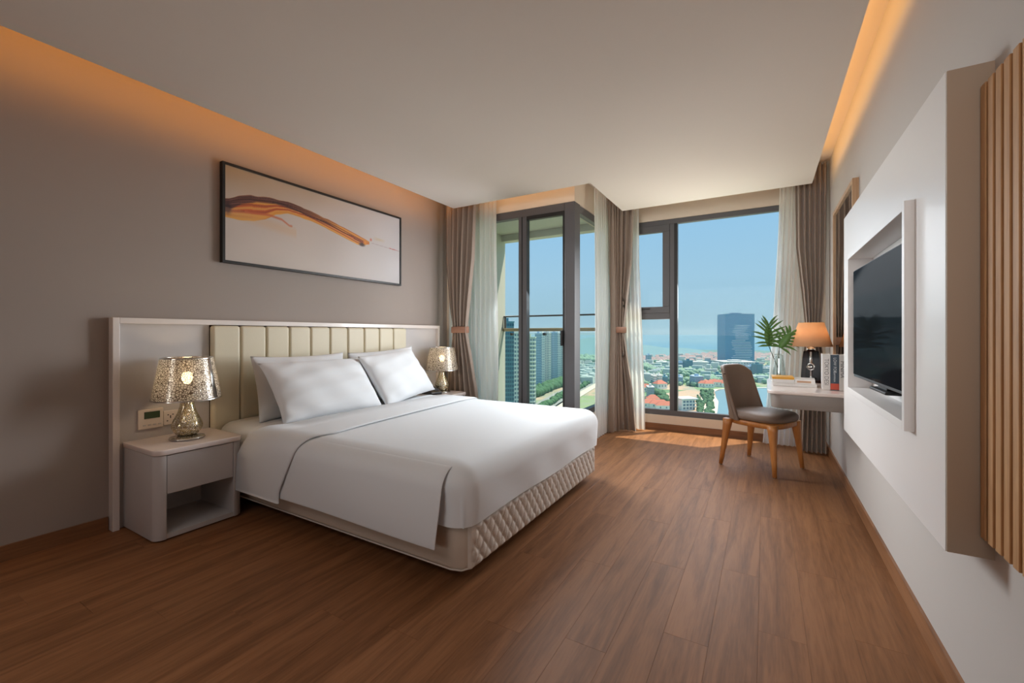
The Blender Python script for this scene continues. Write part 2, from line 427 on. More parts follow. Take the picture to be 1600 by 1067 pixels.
# ---- big window
def frame_piece(mb, x0, x1, z0, z1, y0=YW + .012, y1=YW + .075): mb.box(x0, x1, y0, y1, z0, z1)
win = empty('window_1', (0, 0, 0), kind='structure')
mb = MB(); frame_piece(mb, WX0, WX0 + .05, WZ0, WZ1); frame_piece(mb, WX1 - .05, WX1, WZ0, WZ1)
frame_piece(mb, WX0 + .05, WX1 - .05, WZ1 - .058, WZ1); frame_piece(mb, WX0 + .05, WX1 - .05, WZ0, WZ0 + .065)
mb.build('window_frame', M_frame, win, bevel=.003)
mb = MB(); frame_piece(mb, -.978, -.89, WZ0 + .065, WZ1 - .058); mb.build('mullion', M_frame, win, bevel=.003)
B(-.926, -.892, YW + .006, YW + .0125, WZ0 + .065, WZ1 - .058).build('gasket', M_gasket, win)
mb = MB(); frame_piece(mb, WX0 + .05, -.978, 1.33, 1.41); mb.build('transom', M_frame, win, bevel=.003)
mb = MB(); y0, y1 = YW + .002, YW + .06
X0s, X1s, Z0s, Z1s = WX0 + .05, -.978, 1.405, WZ1 - .058
mb.box(X0s, X1s, y0, y1, Z0s, Z0s + .075); mb.box(X0s, X1s, y0, y1, Z1s - .085, Z1s)
mb.box(X0s, X0s + .08, y0, y1, Z0s + .075, Z1s - .085); mb.box(X1s - .08, X1s, y0, y1, Z0s + .075, Z1s - .085)
sash = mb.build('casement_sash', M_frame, win, bevel=.004)
mb = MB(); mb.box(-1.335, -1.30, YW - .02, YW + .002, 1.43, 1.465); mb.box(-1.33, -1.20, YW - .032, YW - .018, 1.448, 1.462)
mb.build('window_handle', M_gasket, sash, bevel=.003)
B(X0s + .08, X1s - .08, YW + .03, YW + .036, Z0s + .075, Z1s - .085).build('pane', M_pane, win)
B(WX0 + .05, -.978, YW + .04, YW + .046, WZ0 + .065, 1.33).build('pane', M_pane, win)
B(-.89, WX1 - .05, YW + .04, YW + .046, WZ0 + .065, WZ1 - .058).build('pane', M_pane, win)

# ---- balcony sliding door and side window
dr = empty('door_1', (0, 0, 0), kind='structure')
D0, D1 = YD + .01, YD + .09
mb = MB(); mb.box(XL + .06, -1.79, D0, D1, 2.43, 2.51); mb.box(XL + .06, -1.79, D0, D1, 0, .06); mb.box(XL + .06, XL + .11, D0, D1, .06, 2.43)
mb.build('door_frame', M_frame, dr, bevel=.003)
B(-2.335, -2.235, D0 - .006, D1 - .01, .06, 2.43).build('meeting_stile', M_frame, dr, bevel=.004)
B(-2.296, -2.284, D0 - .009, D0 - .0055, .06, 2.43).build('gasket', M_gasket, dr)
B(-1.81, -1.785, D0 - .005, D1 - .01, .06, 2.43).build('door_stile', M_gasket, dr, bevel=.003)
B(-2.235, -1.81, D0 - .004, D1 - .03, 2.39, 2.43).build('sash_rail', M_gasket, dr, bevel=.003)
B(XL + .11, -2.335, D0 + .03, D0 + .036, .06, 2.43).build('pane', M_pane, dr)
B(-2.235, -1.81, D0 + .02, D0 + .026, .06, 2.39).build('pane', M_pane, dr)
B(-1.825, -1.797, D0 - .035, D0 - .006, 1.03, 1.19).build('door_handle', M_gasket, dr, bevel=.006)
w2 = empty('window_2', (0, 0, 0), kind='structure')
B(-1.785, XA + .0, YD + .0, YD + .155, 0, 2.51).build('corner_post', M_frame, w2, bevel=.004)
mb = MB(); s0, s1 = XA - .075, XA - .012
mb.box(s0, s1, YD + .155, YW, 2.43, 2.51); mb.box(s0, s1, YD + .155, YW, .26, .32); mb.box(s0, s1, YW - .05, YW, .32, 2.43)
mb.build('window_frame', M_frame, w2, bevel=.003)
B(s0 + .02, s0 + .026, YD + .155, YW - .05, .32, 2.43).build('pane', M_pane, w2)

# ---- balcony
struct(B(XL - .2, XA - .2, YD + .2, 5.46, -.12, -.02).build('balcony_floor', mat('balcony_tile', (170, 164, 154), .6)))
mb = MB(); mb.box(XL - .2, XA - .2, YD + .2, 5.30, 2.575, 2.75); mb.box(XL - .2, XA - .2, 5.30, 5.44, 2.485, 2.75)
struct(mb.build('balcony_soffit', M_ext))
struct(B(XL - .2, XL + .05, YD + .2, 5.40, -.02, 2.575).build('wall_balcony_side', M_ext))
rail = empty('balcony_railing', (-2.5, 5.36, -.02), 0, 'glass balcony railing with bronze handrail and thin dark upper rail beyond the sliding door', 'railing')
rl = lambda mb, n, m, **k: mb.xf(Matrix.Translation((2.5, -5.36, .02))).build(n, m, rail, **k)
rl(B(XL + .05, -1.72, 5.33, 5.385, 1.19, 1.235), 'handrail', M_bronze, bevel=.008)
rl(MB().tube([(XL + .05, 5.36, 1.405), (-1.72, 5.36, 1.405)], .012, 10), 'upper_rail', M_frame)
for px_ in (-3.255, -1.732): rl(B(px_ - .012, px_ + .012, 5.35, 5.37, 1.235, 1.40), 'rail_post', M_frame)
for a, b in ((-3.26, -2.50), (-2.48, -1.72)):
    rl(B(a, b, 5.354, 5.366, .02, 1.17), 'glass_panel', M_rail_glass)
    for c in (a + .12, b - .12):
        rl(MB().tube([(c, 5.335, 1.15), (c, 5.385, 1.15)], .02, 12), 'clamp', M_frame)
rl(B(XL + .05, -1.72, 5.345, 5.375, -.02, .02), 'base_channel', M_frame)

# ---- led strips lying in the coves
tag(B(-2.955, -2.945, -2.0, 3.75, ZC + .10, ZC + .112).build('led_strip', mat('led_diffuser', (255, 190, 110), .5, emit=((255, 170, 70), 1.5))), 'orange led strip tucked in the cove over the bed wall', 'led strip')
tag(B(.345, .355, -2.0, 4.8, ZC + .10, ZC + .112).build('led_strip', MATS['led_diffuser']), 'orange led strip tucked in the cove over the television wall', 'led strip')

# ================================================================== curtains
def curtain(name, path, ztop, zbot, edges, nf, amp, m, seed=0, rows=46, parent=None):
    """pleated cloth: path polyline in plan, edges(z)->(a,b) distances along it"""
    rnd = random.Random(seed); P_ = [Vector(p) for p in path]
    seg = [0]
    for i in range(1, len(P_)): seg.append(seg[-1] + (P_[i] - P_[i - 1]).length)
    def at(d):
        d = max(0, min(seg[-1], d))
        for i in range(1, len(seg)):
            if d <= seg[i] + 1e-9:
                t = (d - seg[i - 1]) / (seg[i] - seg[i - 1]); dirv = (P_[i] - P_[i - 1]).normalized()
                return P_[i - 1].lerp(P_[i], t), Vector((-dirv.y, dirv.x))
        return P_[-1], Vector((0, 1))
    ph = [rnd.uniform(-.35, .35) for _ in range(nf + 2)]; am = [rnd.uniform(.65, 1.25) for _ in range(nf + 2)]
    n = nf * 10; R = []
    for r in range(rows + 1):
        z = ztop + (zbot - ztop) * r / rows; a, b = edges(z); wr = (b - a)
        row = []
        for j in range(n + 1):
            s = j / n; k = min(int(s * nf), nf - 1)
            u = s * nf - k
            A = amp * (am[k] * (1 - u) + am[k + 1] * u)
            sw = s + .010 * sin(3 * z + ph[k] * 6) * (1 if 0 < j < n else 0)
            p, nn = at(a + sw * wr)
            o_ = A * sin(2 * pi * s * nf + ph[k] * sin(z * 1.7 + k)) + .25 * A * sin(4 * pi * s * nf + 1.3 * z)
            row.append((p.x + nn.x * o_, p.y + nn.y * o_, z))
        R.append(row)
    return MB().grid(R).build(name, m, parent)
def keyf(keys):
    keys = sorted(keys)
    def f(z):
        if z <= keys[0][0]: return keys[0][1:]
        if z >= keys[-1][0]: return keys[-1][1:]
        for k in range(1, len(keys)):
            if z <= keys[k][0]:
                t = (z - keys[k - 1][0]) / (keys[k][0] - keys[k - 1][0]); t = t * t * (3 - 2 * t) if keys[k][0] > 1.3 and False else t
                return tuple(keys[k - 1][i] * (1 - t) + keys[k][i] * t for i in (1, 2))
    return f
ZT = ZU - .015
def tieback(curt, cx_, cy_, rx, ry, z0, z1, rz=0):
    n = 28; rows = []
    for k, (z, e_) in enumerate(((z0, 0), (z0 + .005, .004), ((z0 + z1) / 2, .006), (z1 - .005, .004), (z1, 0))):
        rows.append([(cx_ + (rx + e_) * cos(2 * pi * j / n) * cos(rz) - (ry + e_) * sin(2 * pi * j / n) * sin(rz),
                      cy_ + (rx + e_) * cos(2 * pi * j / n) * sin(rz) + (ry + e_) * sin(2 * pi * j / n) * cos(rz), z) for j in range(n)])
    return MB().grid(rows, close=True).build('tieback', M_tie, curt, solid=.004)

c1 = curtain('drape', [(-3.26, 3.95), (-2.66, 3.95)], ZT, .012, keyf([(2.79, .05, .49), (2.0, .05, .46), (1.45, .11, .39), (1.25, .15, .365), (1.15, .15, .365), (.9, .12, .42), (.5, .08, .50), (0, .06, .55)]), 6, .036, M_brown, 1)
tag(c1, 'taupe blackout curtain with tieback beside the headboard and far bedside lamp', 'curtain')
tieback(c1, -3.003, 3.95, .115, .045, 1.165, 1.235)
c2 = curtain('drape', [(-1.545, 4.86), (-1.53, 5.0), (-1.46, 5.10), (-1.15, 5.125)], ZT, .012, keyf([(2.79, 0, .40), (2.0, .02, .37), (1.45, .06, .31), (1.25, .075, .285), (1.15, .075, .285), (.9, .05, .32), (.5, .02, .38), (0, 0, .42)]), 6, .03, M_brown, 2)
tag(c2, 'taupe blackout curtain with tieback in the corner between balcony glass and big window', 'curtain')
tieback(c2, -1.50, 5.06, .098, .05, 1.165, 1.235, rz=radians(50))
c3 = curtain('drape', [(.22, 5.06), (.515, 5.06)], ZT, .012, keyf([(2.79, .035, .29), (2.0, .045, .285), (1.55, .09, .27), (1.2, .12, .24), (1.1, .12, .24), (.8, .09, .28), (0, .065, .29)]), 6, .034, M_brown, 3)
tag(c3, 'taupe blackout curtain behind the desk at the right end of the window', 'curtain')
tieback(c3, .40, 5.06, .068, .045, 1.05, 1.12)
s1_ = curtain('sheer_curtain', [(-3.24, 4.045), (-2.54, 4.045)], ZT, .012, lambda z: (0, .68 + .012 * sin(z * 2)), 10, .013, M_sheer, 4)
tag(s1_, 'white sheer curtain at the left edge of the sliding balcony door', 'curtain')
s2_ = curtain('sheer_curtain', [(-1.585, 4.46), (-1.585, 4.98)], ZT, .012, lambda z: (.03 + .02 * sin(z * 1.5), .52), 7, .013, M_sheer, 5)
tag(s2_, 'white sheer curtain over the narrow side pane behind the foot of the bed', 'curtain')
s3_ = curtain('sheer_curtain', [(-1.56, 5.235), (-1.14, 5.235)], ZT, .012, keyf([(2.79, 0, .255), (2.0, 0, .26), (1.2, 0, .295), (.4, 0, .325), (0, 0, .33)]), 6, .013, M_sheer, 6)
tag(s3_, 'narrow white sheer curtain at the left edge of the big window', 'curtain')
s4_ = curtain('sheer_curtain', [(-.06, 5.22), (.42, 5.22)], ZT, .012, keyf([(2.79, .195, .44), (2.2, .18, .43), (1.4, .14, .42), (.75, .10, .40), (0, .04, .36)]), 7, .015, M_sheer, 7)
tag(s4_, 'white sheer curtain at the right edge of the big window behind the desk', 'curtain')

# ================================================================== headboard
hb = empty('headboard', (-3.30, 2.45, 0), 0, 'wall headboard of cream padded channels and grey panels in a white frame', 'headboard')
T = Matrix.Translation((3.30, -2.45, 0))
def hbp(mb, n, m, **k): return mb.xf(T).build(n, m, hb, **k)
mb = MB(); mb.box(-3.33, -3.268, .989, 1.021, 0, 1.248); mb.box(-3.33, -3.268, 3.882, 3.912, 0, 1.248); mb.box(-3.33, -3.268, 1.021, 3.882, 1.214, 1.248)
hbp(mb, 'frame', M_white, bevel=.002)
hbp(B(-3.33, -3.30, 1.021, 1.508, 0, 1.214), 'side_panel', M_grey)
hbp(B(-3.33, -3.30, 3.362, 3.882, 0, 1.214), 'side_panel', M_grey)
hbp(B(-3.33, -3.31, 1.508, 3.362, 0, 1.214), 'backing', M_slatback)
chan = MB().rslab(0, .183, 0, .92, 0, .05, r=.02, bev=.018, seg=4, nb=5)   # local: x along width, y along height, z outward
chan.xf(Matrix(((0, 0, 1, 0), (1, 0, 0, 0), (0, 1, 0, 0), (0, 0, 0, 1))))
cm = chan.mesh('padded_channel', M_cream)
for k in range(10):
    o = bpy.data.objects.new('padded_channel', cm); COL.objects.link(o); o.parent = hb
    o.location = (-3.30 + 3.30 - .005, 1.509 + k * .1853 - 2.45, .29)

# ================================================================== bed
bed = empty('bed', (-2.2, 2.43, 0), 0, 'white upholstered double bed base with quilted foot end and mattress', 'bed')
T = Matrix.Translation((2.2, -2.43, 0))
def bp(mb, n, m, par=None, **k): return mb.xf(T).build(n, m, par or bed, **k)
bp(MB().rslab(-3.22, -1.165, 1.562, 3.298, .062, .275, r=.07, bev=.03, seg=8, nb=4), 'bed_base', M_base_f)
# quilted foot panel: diamond quilting as real relief
rows = []; ny, nz = 300, 40
for i in range(nz + 1):
    z = .072 + (.272 - .072) * i / nz; r = []
    for j in range(ny + 1):
        y = 1.60 + (3.265 - 1.60) * j / ny
        a_ = abs(sin(pi * (y / .068 + z / .088))); b_ = abs(sin(pi * (y / .068 - z / .088)))
        h_ = (a_ * b_) ** .33 * .013
        ed = min(1, (y - 1.60) / .03, (3.265 - y) / .03, (z - .072) / .015, (.272 - z) / .015)
        r.append((-1.163 + h_ * max(0, ed) + (.004 if ed > 0 else -.01), y, z))
    rows.append(r)
bp(MB().grid(rows), 'quilted_panel', M_quilt)
bp(MB().tube([(-3.1, 1.560, .075), (-1.24, 1.560, .075), (-1.19, 1.575, .075), (-1.163, 1.62, .075)], .004, 6), 'piping', M_quilt)
for x_, y_ in ((-3.0, 1.75), (-3.0, 3.1), (-1.42, 1.75), (-1.42, 3.1), (-2.2, 1.72), (-2.2, 3.12)):
    bp(MB().lathe([(.025, 0), (.028, .01), (.03, .062)], x_, y_, 16), 'leg', M_black)
mt = bp(MB().rslab(-3.225, -1.175, 1.565, 3.295, .277, .535, r=.09, bev=.05, seg=8, nb=5), 'mattress', M_linen2)

# draped cloth section in Y: returns (y, z) for arc-length s measured from bed centre line
YC, HW, RD = 2.43, .925, .10
def sect(s, r=RD, off=0, ztop=.560, hw=HW):
    sg = -1 if s < 0 else 1; a = abs(s); flat = hw - r
    if a < flat:
        return YC + sg * a, ztop + off - .012 * (a / flat) ** 4
    q = (a - flat) / (r * pi / 2)
    if q < 1: return YC + sg * (flat + (r + off) * sin(q * pi / 2)), ztop - .012 - r + (r + off) * cos(q * pi / 2)
    d = a - flat - r * pi / 2
    return YC + sg * (hw + off + .012 * sin(min(1, d / .3) * pi / 2)), ztop - .012 - r - d
def slen(z, r=RD, ztop=.560, hw=HW): return hw - r + r * pi / 2 + (ztop - .012 - r - z)
# bottom sheet, showing at the head end
rows = []
N = 90
for i in range(9):
    x_ = -3.235 + (-2.30 + 3.235) * i / 8; r = []
    L1, L2 = slen(.22 + .012 * sin(x_ * 9), ztop=.548, hw=.885), slen(.3, ztop=.548, hw=.885)
    for j in range(N + 1):
        s_ = -L1 + (L1 + L2) * j / N; y, z = sect(s_, .08, 0, .548, .885)
        r.append((x_, y + .004 * sin(x_ * 14) * (1 if z < .45 else 0), z + .002 * sin(x_ * 17 + y * 11)))
    rows.append(r)
tag(MB().grid(rows).build('bed_sheet', M_linen2, solid=.003), 'white fitted sheet showing at the pillow end of the bed', 'bed sheet')
# duvet: rounded-plan rings
def ring_pts(x0, x1, y0, y1, r, ins, n=14, m=40):
    out = []
    r2 = max(r - ins, .002)
    xa, xb, ya, yb = x0 + ins, x1 - ins, y0 + ins, y1 - ins
    cs = ((xb, yb, 0), (xa, yb, pi / 2), (xa, ya, pi), (xb, ya, 1.5 * pi))
    for k, (cx_, cy_, a0) in enumerate(cs):
        ox = cx_ - r2 if cx_ == xb else cx_ + r2; oy = cy_ - r2 if cy_ == yb else cy_ + r2
        arc = [(ox + r2 * cos(a0 + pi / 2 * j / n), oy + r2 * sin(a0 + pi / 2 * j / n)) for j in range(n + 1)]
        out += arc
        nx = cs[(k + 1) % 4]; ox2 = nx[0] - r2 if nx[0] == xb else nx[0] + r2; oy2 = nx[1] - r2 if nx[1] == yb else nx[1] + r2
        a1 = a0 + pi / 2; e_ = (ox2 + r2 * cos(a1), oy2 + r2 * sin(a1)); b_ = arc[-1]
        out += [(b_[0] + (e_[0] - b_[0]) * j / m, b_[1] + (e_[1] - b_[1]) * j / m) for j in range(1, m)]
    return out
DX0, DX1, DY0, DY1 = -2.95, -1.125, 1.515, 3.345
rd = .10
rows = []
for ins in (.60, .45, .30, .2, .14, rd):
    rows.append([(x_, y_, .562 - .012 * max(0, (.5 - ins) / .5) ** 3) for x_, y_ in ring_pts(DX0, DX1, DY0, DY1, .12, ins)])
for k in range(1, 9):
    a_ = pi / 2 * k / 8
    rows.append([(x_, y_, .552 - rd + rd * cos(a_)) for x_, y_ in ring_pts(DX0, DX1, DY0, DY1, .12, rd * (1 - sin(a_)))])
base = ring_pts(DX0, DX1, DY0, DY1, .12, 0)
for k in range(1, 9):
    t_ = k / 8; r = []
    for x_, y_ in base:
        zb = .285 + .004 * sin(y_ * 7)
        if y_ < DY0 + .05 and x_ < -1.35: zb = .30
        z = .452 + (zb - .452) * t_
        cxd = (x_ - DX1); w_ = .006 * sin(t_ * pi) * sin(y_ * 13 + x_ * 7)
        nx_ = 1 if x_ > DX1 - .03 else 0; ny_ = -1 if y_ < DY0 + .03 else 0
        r.append((x_ + nx_ * w_ - nx_ * .01 * t_, y_ + ny_ * w_ + (.012 * t_ if ny_ else 0), z))
    rows.append(r)
mb = MB().grid(rows, close=True, flip=True); n_ = len(base); mb.f.append(tuple(range(n_))); mb.sm.append(True)
duv = mb.build('duvet', M_linen)
tag(duv, 'smooth white duvet spread over the bed and hanging at the foot', 'duvet')
# near side flap with its own hem, ending short of the foot corner
def flap(x0, x1, side, zh, off, n=26, name='duvet_side'):
    rows = []
    Lh = slen(zh)
    for i in range(41):
        x_ = x0 + (x1 - x0) * i / 40; r = []
        for j in range(n + 1):
            s_ = side * (.865 + (Lh - .865) * j / n)
            grow = min(1, max(0, (abs(s_) - .875) / .10))
            y, z = sect(s_, RD, off * grow + .0012, .562)
            d = max(0, .45 - z); xx = x_
            if i == 40: xx = x_ - .028 * min(1, d / .3) + .008
            xx = x_ + (xx - x_)
            y += side * (.007 * sin(x_ * 4.1 + z * 5) * min(1, d / .2)) * -1 * -1
            r.append((xx, y, z))
        rows.append(r)
    return rows
o = MB().grid(flap(-2.60, -1.245, -1, .192, .013)).build('side_flap', M_linen, duv, solid=.006)
k = o.modifiers.new('b', 'BEVEL'); k.width = .002; k.segments = 2
MB().grid(flap(-2.60, -1.245, 1, .192, .013)).build('side_flap', M_linen, duv, solid=.006)
# piping seam on the vertical edge of the near flap
# folded back band at the pillow end
def band():
    rows = []; n = 120
    L1 = slen(.165); L2 = slen(.25)
    for j in range(n + 1):
        s_ = -L1 + (L1 + L2) * j / n
        y0_, z0_ = sect(s_, RD, .003 + .013 * min(1, max(0, (abs(s_) - .85) / .15)), .564); y1_, z1_ = sect(s_, RD, .017 + .013 * min(1, max(0, (abs(s_) - .85) / .15)), .564)
        yt = min(1, max(0, (YC - y0_) / .93)) if y0_ < YC else 0
        side_d = max(0, .50 - z0_)
        sf = max(0, -(s_) - .75)
        xr = -2.31 + .12 * max(0, min(1, (3.3 - y0_) / 1.65)) - .52 * min(sf, .45) + (.0 if sf <= 0 else 0) 
        xl = -2.66 - .22 * min(1, max(0, sf) / .3)
        pr = [(xl, 0), (xl, 1), ((xl + xr) / 2, 1), (xr - .03, 1.0), (xr - .010, .85), (xr, .45), (xr - .008, .05), (xr - .03, 0), ((xl + xr) / 2, 0)]
        rows.append([(a, y0_ + (y1_ - y0_) * b_, z0_ + (z1_ - z0_) * b_) for a, b_ in pr])
    mb = MB().grid(rows, close=True, flip=False)
    m_ = 9; b0 = 0; mb.f.append(tuple(range(m_))); mb.sm.append(False); mb.f.append(tuple(n * m_ + k for k in range(m_))[::-1]); mb.sm.append(False)
    return mb
band().build('folded_band', M_linen, duv)

# pillows
def pillow(name, a, b, T_, m, seed):
    rnd = random.Random(seed); nu, nv = 44, 32
    ph = [rnd.uniform(0, 6) for _ in range(6)]
    def pt(u, v, sg):
        ax = abs(u); ay = abs(v)
        th_ = T_ * max(0, (1 - ax ** 2.6)) ** .55 * max(0, (1 - ay ** 2.6)) ** .55
        x_ = a * u * (1 - .055 * (1 - ay ** 2) * ax ** 3 + .0); y_ = b * v * (1 - .07 * (1 - ax ** 2) * ay ** 3)
        w_ = .0035 * (sin(9 * u + ph[0] + 4 * v) + sin(7 * v * 1.7 + ph[1] - 3 * u) + .6 * sin(17 * (u * v) + ph[2]))
        edge = min(1, 6 * (1 - ax), 6 * (1 - ay))
        return (x_, y_, sg * th_ + w_ * edge * 1.0 + .010 * (ax * ay) ** 4 * sin(ph[3]))
    mb = MB()
    for sg in (1, -1):
        mb.grid([[pt(-1 + 2 * i / nu, -1 + 2 * j / nv, sg) for i in range(nu + 1)] for j in range(nv + 1)], True, flip=(sg < 0))
    o = mb.build(name, m)
    bm = bmesh.new(); bm.from_mesh(o.data); bmesh.ops.remove_doubles(bm, verts=bm.verts, dist=.0004); bm.to_mesh(o.data); bm.free()
    for p in o.data.polygons: p.use_smooth = True
    return o
def place_pillow(o, cx_, cy_, cz_, lean, yaw=0, roll=0):
    # local x -> world Y, local y -> up (leaning back), local z -> +X
    R0 = Matrix(((0, 0, 1), (1, 0, 0), (0, 1, 0))).to_4x4()
    R = Matrix.Rotation(yaw, 4, 'Z') @ Matrix.Rotation(-lean, 4, 'Y') @ Matrix.Rotation(roll, 4, 'X') @ R0
    o.matrix_world = Matrix.Translation((cx_, cy_, cz_)) @ R
p1 = pillow('pillow', .385, .235, .085, M_linen, 1); place_pillow(p1, -3.055, 2.06, .765, radians(14), 0, 0)
tag(p1, 'plump white pillow standing against the headboard nearest the mosaic lamp and wall socket', 'pillow')
p2 = pillow('pillow', .40, .24, .08, M_linen, 2); place_pillow(p2, -3.06, 2.90, .775, radians(13), 0, radians(3))
tag(p2, 'white pillow against the headboard mostly hidden behind the far front pillow', 'pillow')
p3 = pillow('pillow', .43, .245, .09, M_linen, 3); place_pillow(p3, -2.84, 2.09, .755, radians(36), radians(1), 0)
tag(p3, 'white pillow in front on the near half of the bed', 'pillow')
p4 = pillow('pillow', .42, .25, .09, M_linen, 4); place_pillow(p4, -2.90, 2.90, .775, radians(33), radians(11), radians(4))
tag(p4, 'white pillow in front on the far half of the bed with its corner raised', 'pillow')

# ================================================================== nightstands
def nightstand(y0, y1, label, mirror=False):
    t = empty('nightstand', (-3.08, (y0 + y1) / 2, 0), 0, label, 'nightstand', 'grey nightstands either side of the bed')
    T = Matrix.Translation((3.08, -(y0 + y1) / 2, 0)); x0, x1 = -3.298, -2.872
    add = lambda mb, n, m, **k: mb.xf(T).build(n, m, t, **k)
    add(MB().rslab(x0, x1 + .012, y0 - .004, y1 + .004, .478, .508, r=.05, bev=.005, seg=8, corners=(1, 0, 0, 1)), 'top', M_stone)
    add(MB().rslab(x0, x1, y0, y0 + .056, .008, .476, r=.046, bev=.002, seg=8, corners=(0.1, 0, 0, 1)), 'side_panel', M_grey)
    add(MB().rslab(x0, x1, y1 - .056, y1, .008, .476, r=.046, bev=.002, seg=8, corners=(1, 0, 0, .1)), 'side_panel', M_grey)
    add(B(x0, x0 + .015, y0 + .056, y1 - .056, .03, .476), 'back_panel', M_grey)
    add(B(x0 + .015, x1 - .006, y0 + .056, y1 - .056, .008, .036), 'shelf', M_grey, bevel=.001)
    d = add(B(x1 - .024, x1 - .002, y0 + .058, y1 - .058, .258, .472), 'drawer', M_grey, bevel=.0015)
    add(B(x0 + .015, x1 - .026, y0 + .06, y1 - .06, .262, .45), 'drawer_box', M_grey)
    return t
nightstand(1.045, 1.507, 'grey nightstand with open lower shelf, at the near side of the bed')
nightstand(3.425, 3.90, 'grey nightstand behind the bed, under the far lamp and telephone')
# small round knob of a socket cover inside the near nightstand
o = MB().lathe([(.024, 0), (.024, .012), (.018, .018)], 0, 0, 20).build('wall_outlet', M_plate)
o.rotation_euler = (0, radians(90), 0); o.location = (-3.283, 1.40, .225); tag(o, 'small round outlet cover inside the open shelf of the near nightstand', 'outlet')

# ================================================================== bedside lamps
def bedside_lamp(x, y, label, rz=0):
    t = empty('table_lamp', (x, y, .508), rz, label, 'table lamp', 'mosaic lamps on the nightstands')
    MB().lathe([(.086, 0), (.092, .004), (.088, .012), (.062, .016), (.052, .022)], n=48).build('foot', M_silver, t)
    prof = [(.046, .022), (.058, .032), (.070, .048), (.079, .068), (.080, .085), (.073, .108), (.059, .138), (.047, .168), (.038, .20), (.034, .225), (.037, .240), (.034, .246)]
    MB().lathe(prof, n=48).build('body', M_merc, t)
    MB().lathe([(.014, .246), (.014, .30), (.018, .302), (.018, .335), (.006, .34)], n=20).build('socket', M_silver, t)
    MB().lathe([(.010, .335), (.024, .352), (.030, .375), (.026, .398), (.012, .41), (.002, .412)], n=20, cap0=False).build('bulb', mat('bulb_glow', (255, 226, 180), .4, emit=((255, 222, 176), 26)), t)
    sh = MB().lathe([(.178, .248), (.134, .496)], n=64, cap0=False, cap1=False).build('shade', M_mosaic, t)
    for z, r in ((.248, .1785), (.496, .1345)):
        MB().lathe([(r + .001, z - .004), (r + .001, z + .004), (r - .0015, z + .004), (r - .0015, z - .004), (r + .001, z - .004)], n=64, cap0=False, cap1=False).build('rim', M_silver, sh)
    # plain silver seam strip
    a0 = radians(30); pts = []
    MB().grid([[((.179 - (.044) * q) * cos(a0 + d), (.179 - .044 * q) * sin(a0 + d), .25 + .244 * q) for d in (-.09, -.045, 0, .045, .09)] for q in (0, .5, 1)]).build('seam_strip', M_silver, sh, solid=.001)
    l = add_light('bedside_bulb', 'POINT', (x, y, .508 + .375), 3.6, (1, .78, .52), radius=.03)
    return t
bedside_lamp(-3.08, 1.285, 'silver mosaic table lamp, lit, on the near nightstand beside the thermostat')
bedside_lamp(-3.09, 3.735, 'silver mosaic table lamp, lit, on the far nightstand beside the curtain', radians(20))

# ================================================================== wall plates above the near nightstand
th = empty('thermostat', (-3.30, 1.18, .57), 0, 'ivory wall thermostat with green display above the near nightstand', 'thermostat')
T = Matrix.Translation((3.30, -1.18, -.57))
B(-3.30, -3.285, 1.112, 1.240, .566, .686).xf(T).build('housing', M_plate, th, bevel=.003)
B(-3.286, -3.2835, 1.142, 1.222, .628, .670).xf(T).build('display', M_lcd, th)
for k in range(4): B(-3.286, -3.2825, 1.136 + k * .026, 1.150 + k * .026, .585, .592).xf(T).build('button', M_grey, th)
sk = empty('wall_socket', (-3.30, 1.31, .57), 0, 'ivory double wall socket half hidden behind the near lamp', 'socket')
T = Matrix.Translation((3.30, -1.31, -.57))
B(-3.30, -3.289, 1.243, 1.39, .572, .662).xf(T).build('plate', M_plate, sk, bevel=.003)
mb = MB()
for oy in (1.280, 1.352):
    for dy, dz in ((-.013, .018), (.013, .018), (-.017, -.02), (.017, -.02)): mb.box(-3.290, -3.2885, oy + dy - .004, oy + dy + .004, .617 + dz - .003, .617 + dz + .003)
    mb.box(-3.290, -3.2885, oy - .0025, oy + .0025, .612, .630)
stuff(mb.xf(T).build('socket_holes', M_gasket, sk))
s2 = MB().box(-3.30, -3.288, 3.65, 3.735, .632, .70).build('switch_plate', M_plate, bevel=.003); tag(s2, 'ivory switch plate above the telephone by the far lamp', 'switch')

# telephone
ph = empty('telephone', (-3.09, 3.56, .508), radians(-15), 'black desk telephone on the far nightstand behind the pillow', 'telephone')
mb = MB(); mb.add([(-.09, -.07, 0), (.10, -.07, 0), (.10, .07, 0), (-.09, .07, 0), (-.09, -.07, .09), (.10, -.07, .03), (.10, .07, .03), (-.09, .07, .09)],
                  [(3, 2, 1, 0), (4, 5, 6, 7), (0, 1, 5, 4), (1, 2, 6, 5), (2, 3, 7, 6), (3, 0, 4, 7)])
mb.build('phone_body', M_black, ph, bevel=.008)
MB().tube([(-.085, -.045, .105), (-.06, -.045, .118), (.04, -.045, .095), (.075, -.045, .066)], [.021, .015, .015, .021], 12).build('handset', M_gasket, ph)
mb = MB()
for i in range(3):
    for j in range(4): mb.box(-.01 + j * .022, .004 + j * .022, .0 + i * .02, .012 + i * .02, .062 - j * .007, .068 - j * .007)
mb.build('keypad', mat('phone_key', (90, 92, 96), .5), ph)
MB().tube([(-.08 + .004 * cos(k * 1.2) , -.08 - k * .0012, .012 + .008 * sin(k * 1.2)) for k in range(40)] , .003, 6).build('cord', M_black, ph)

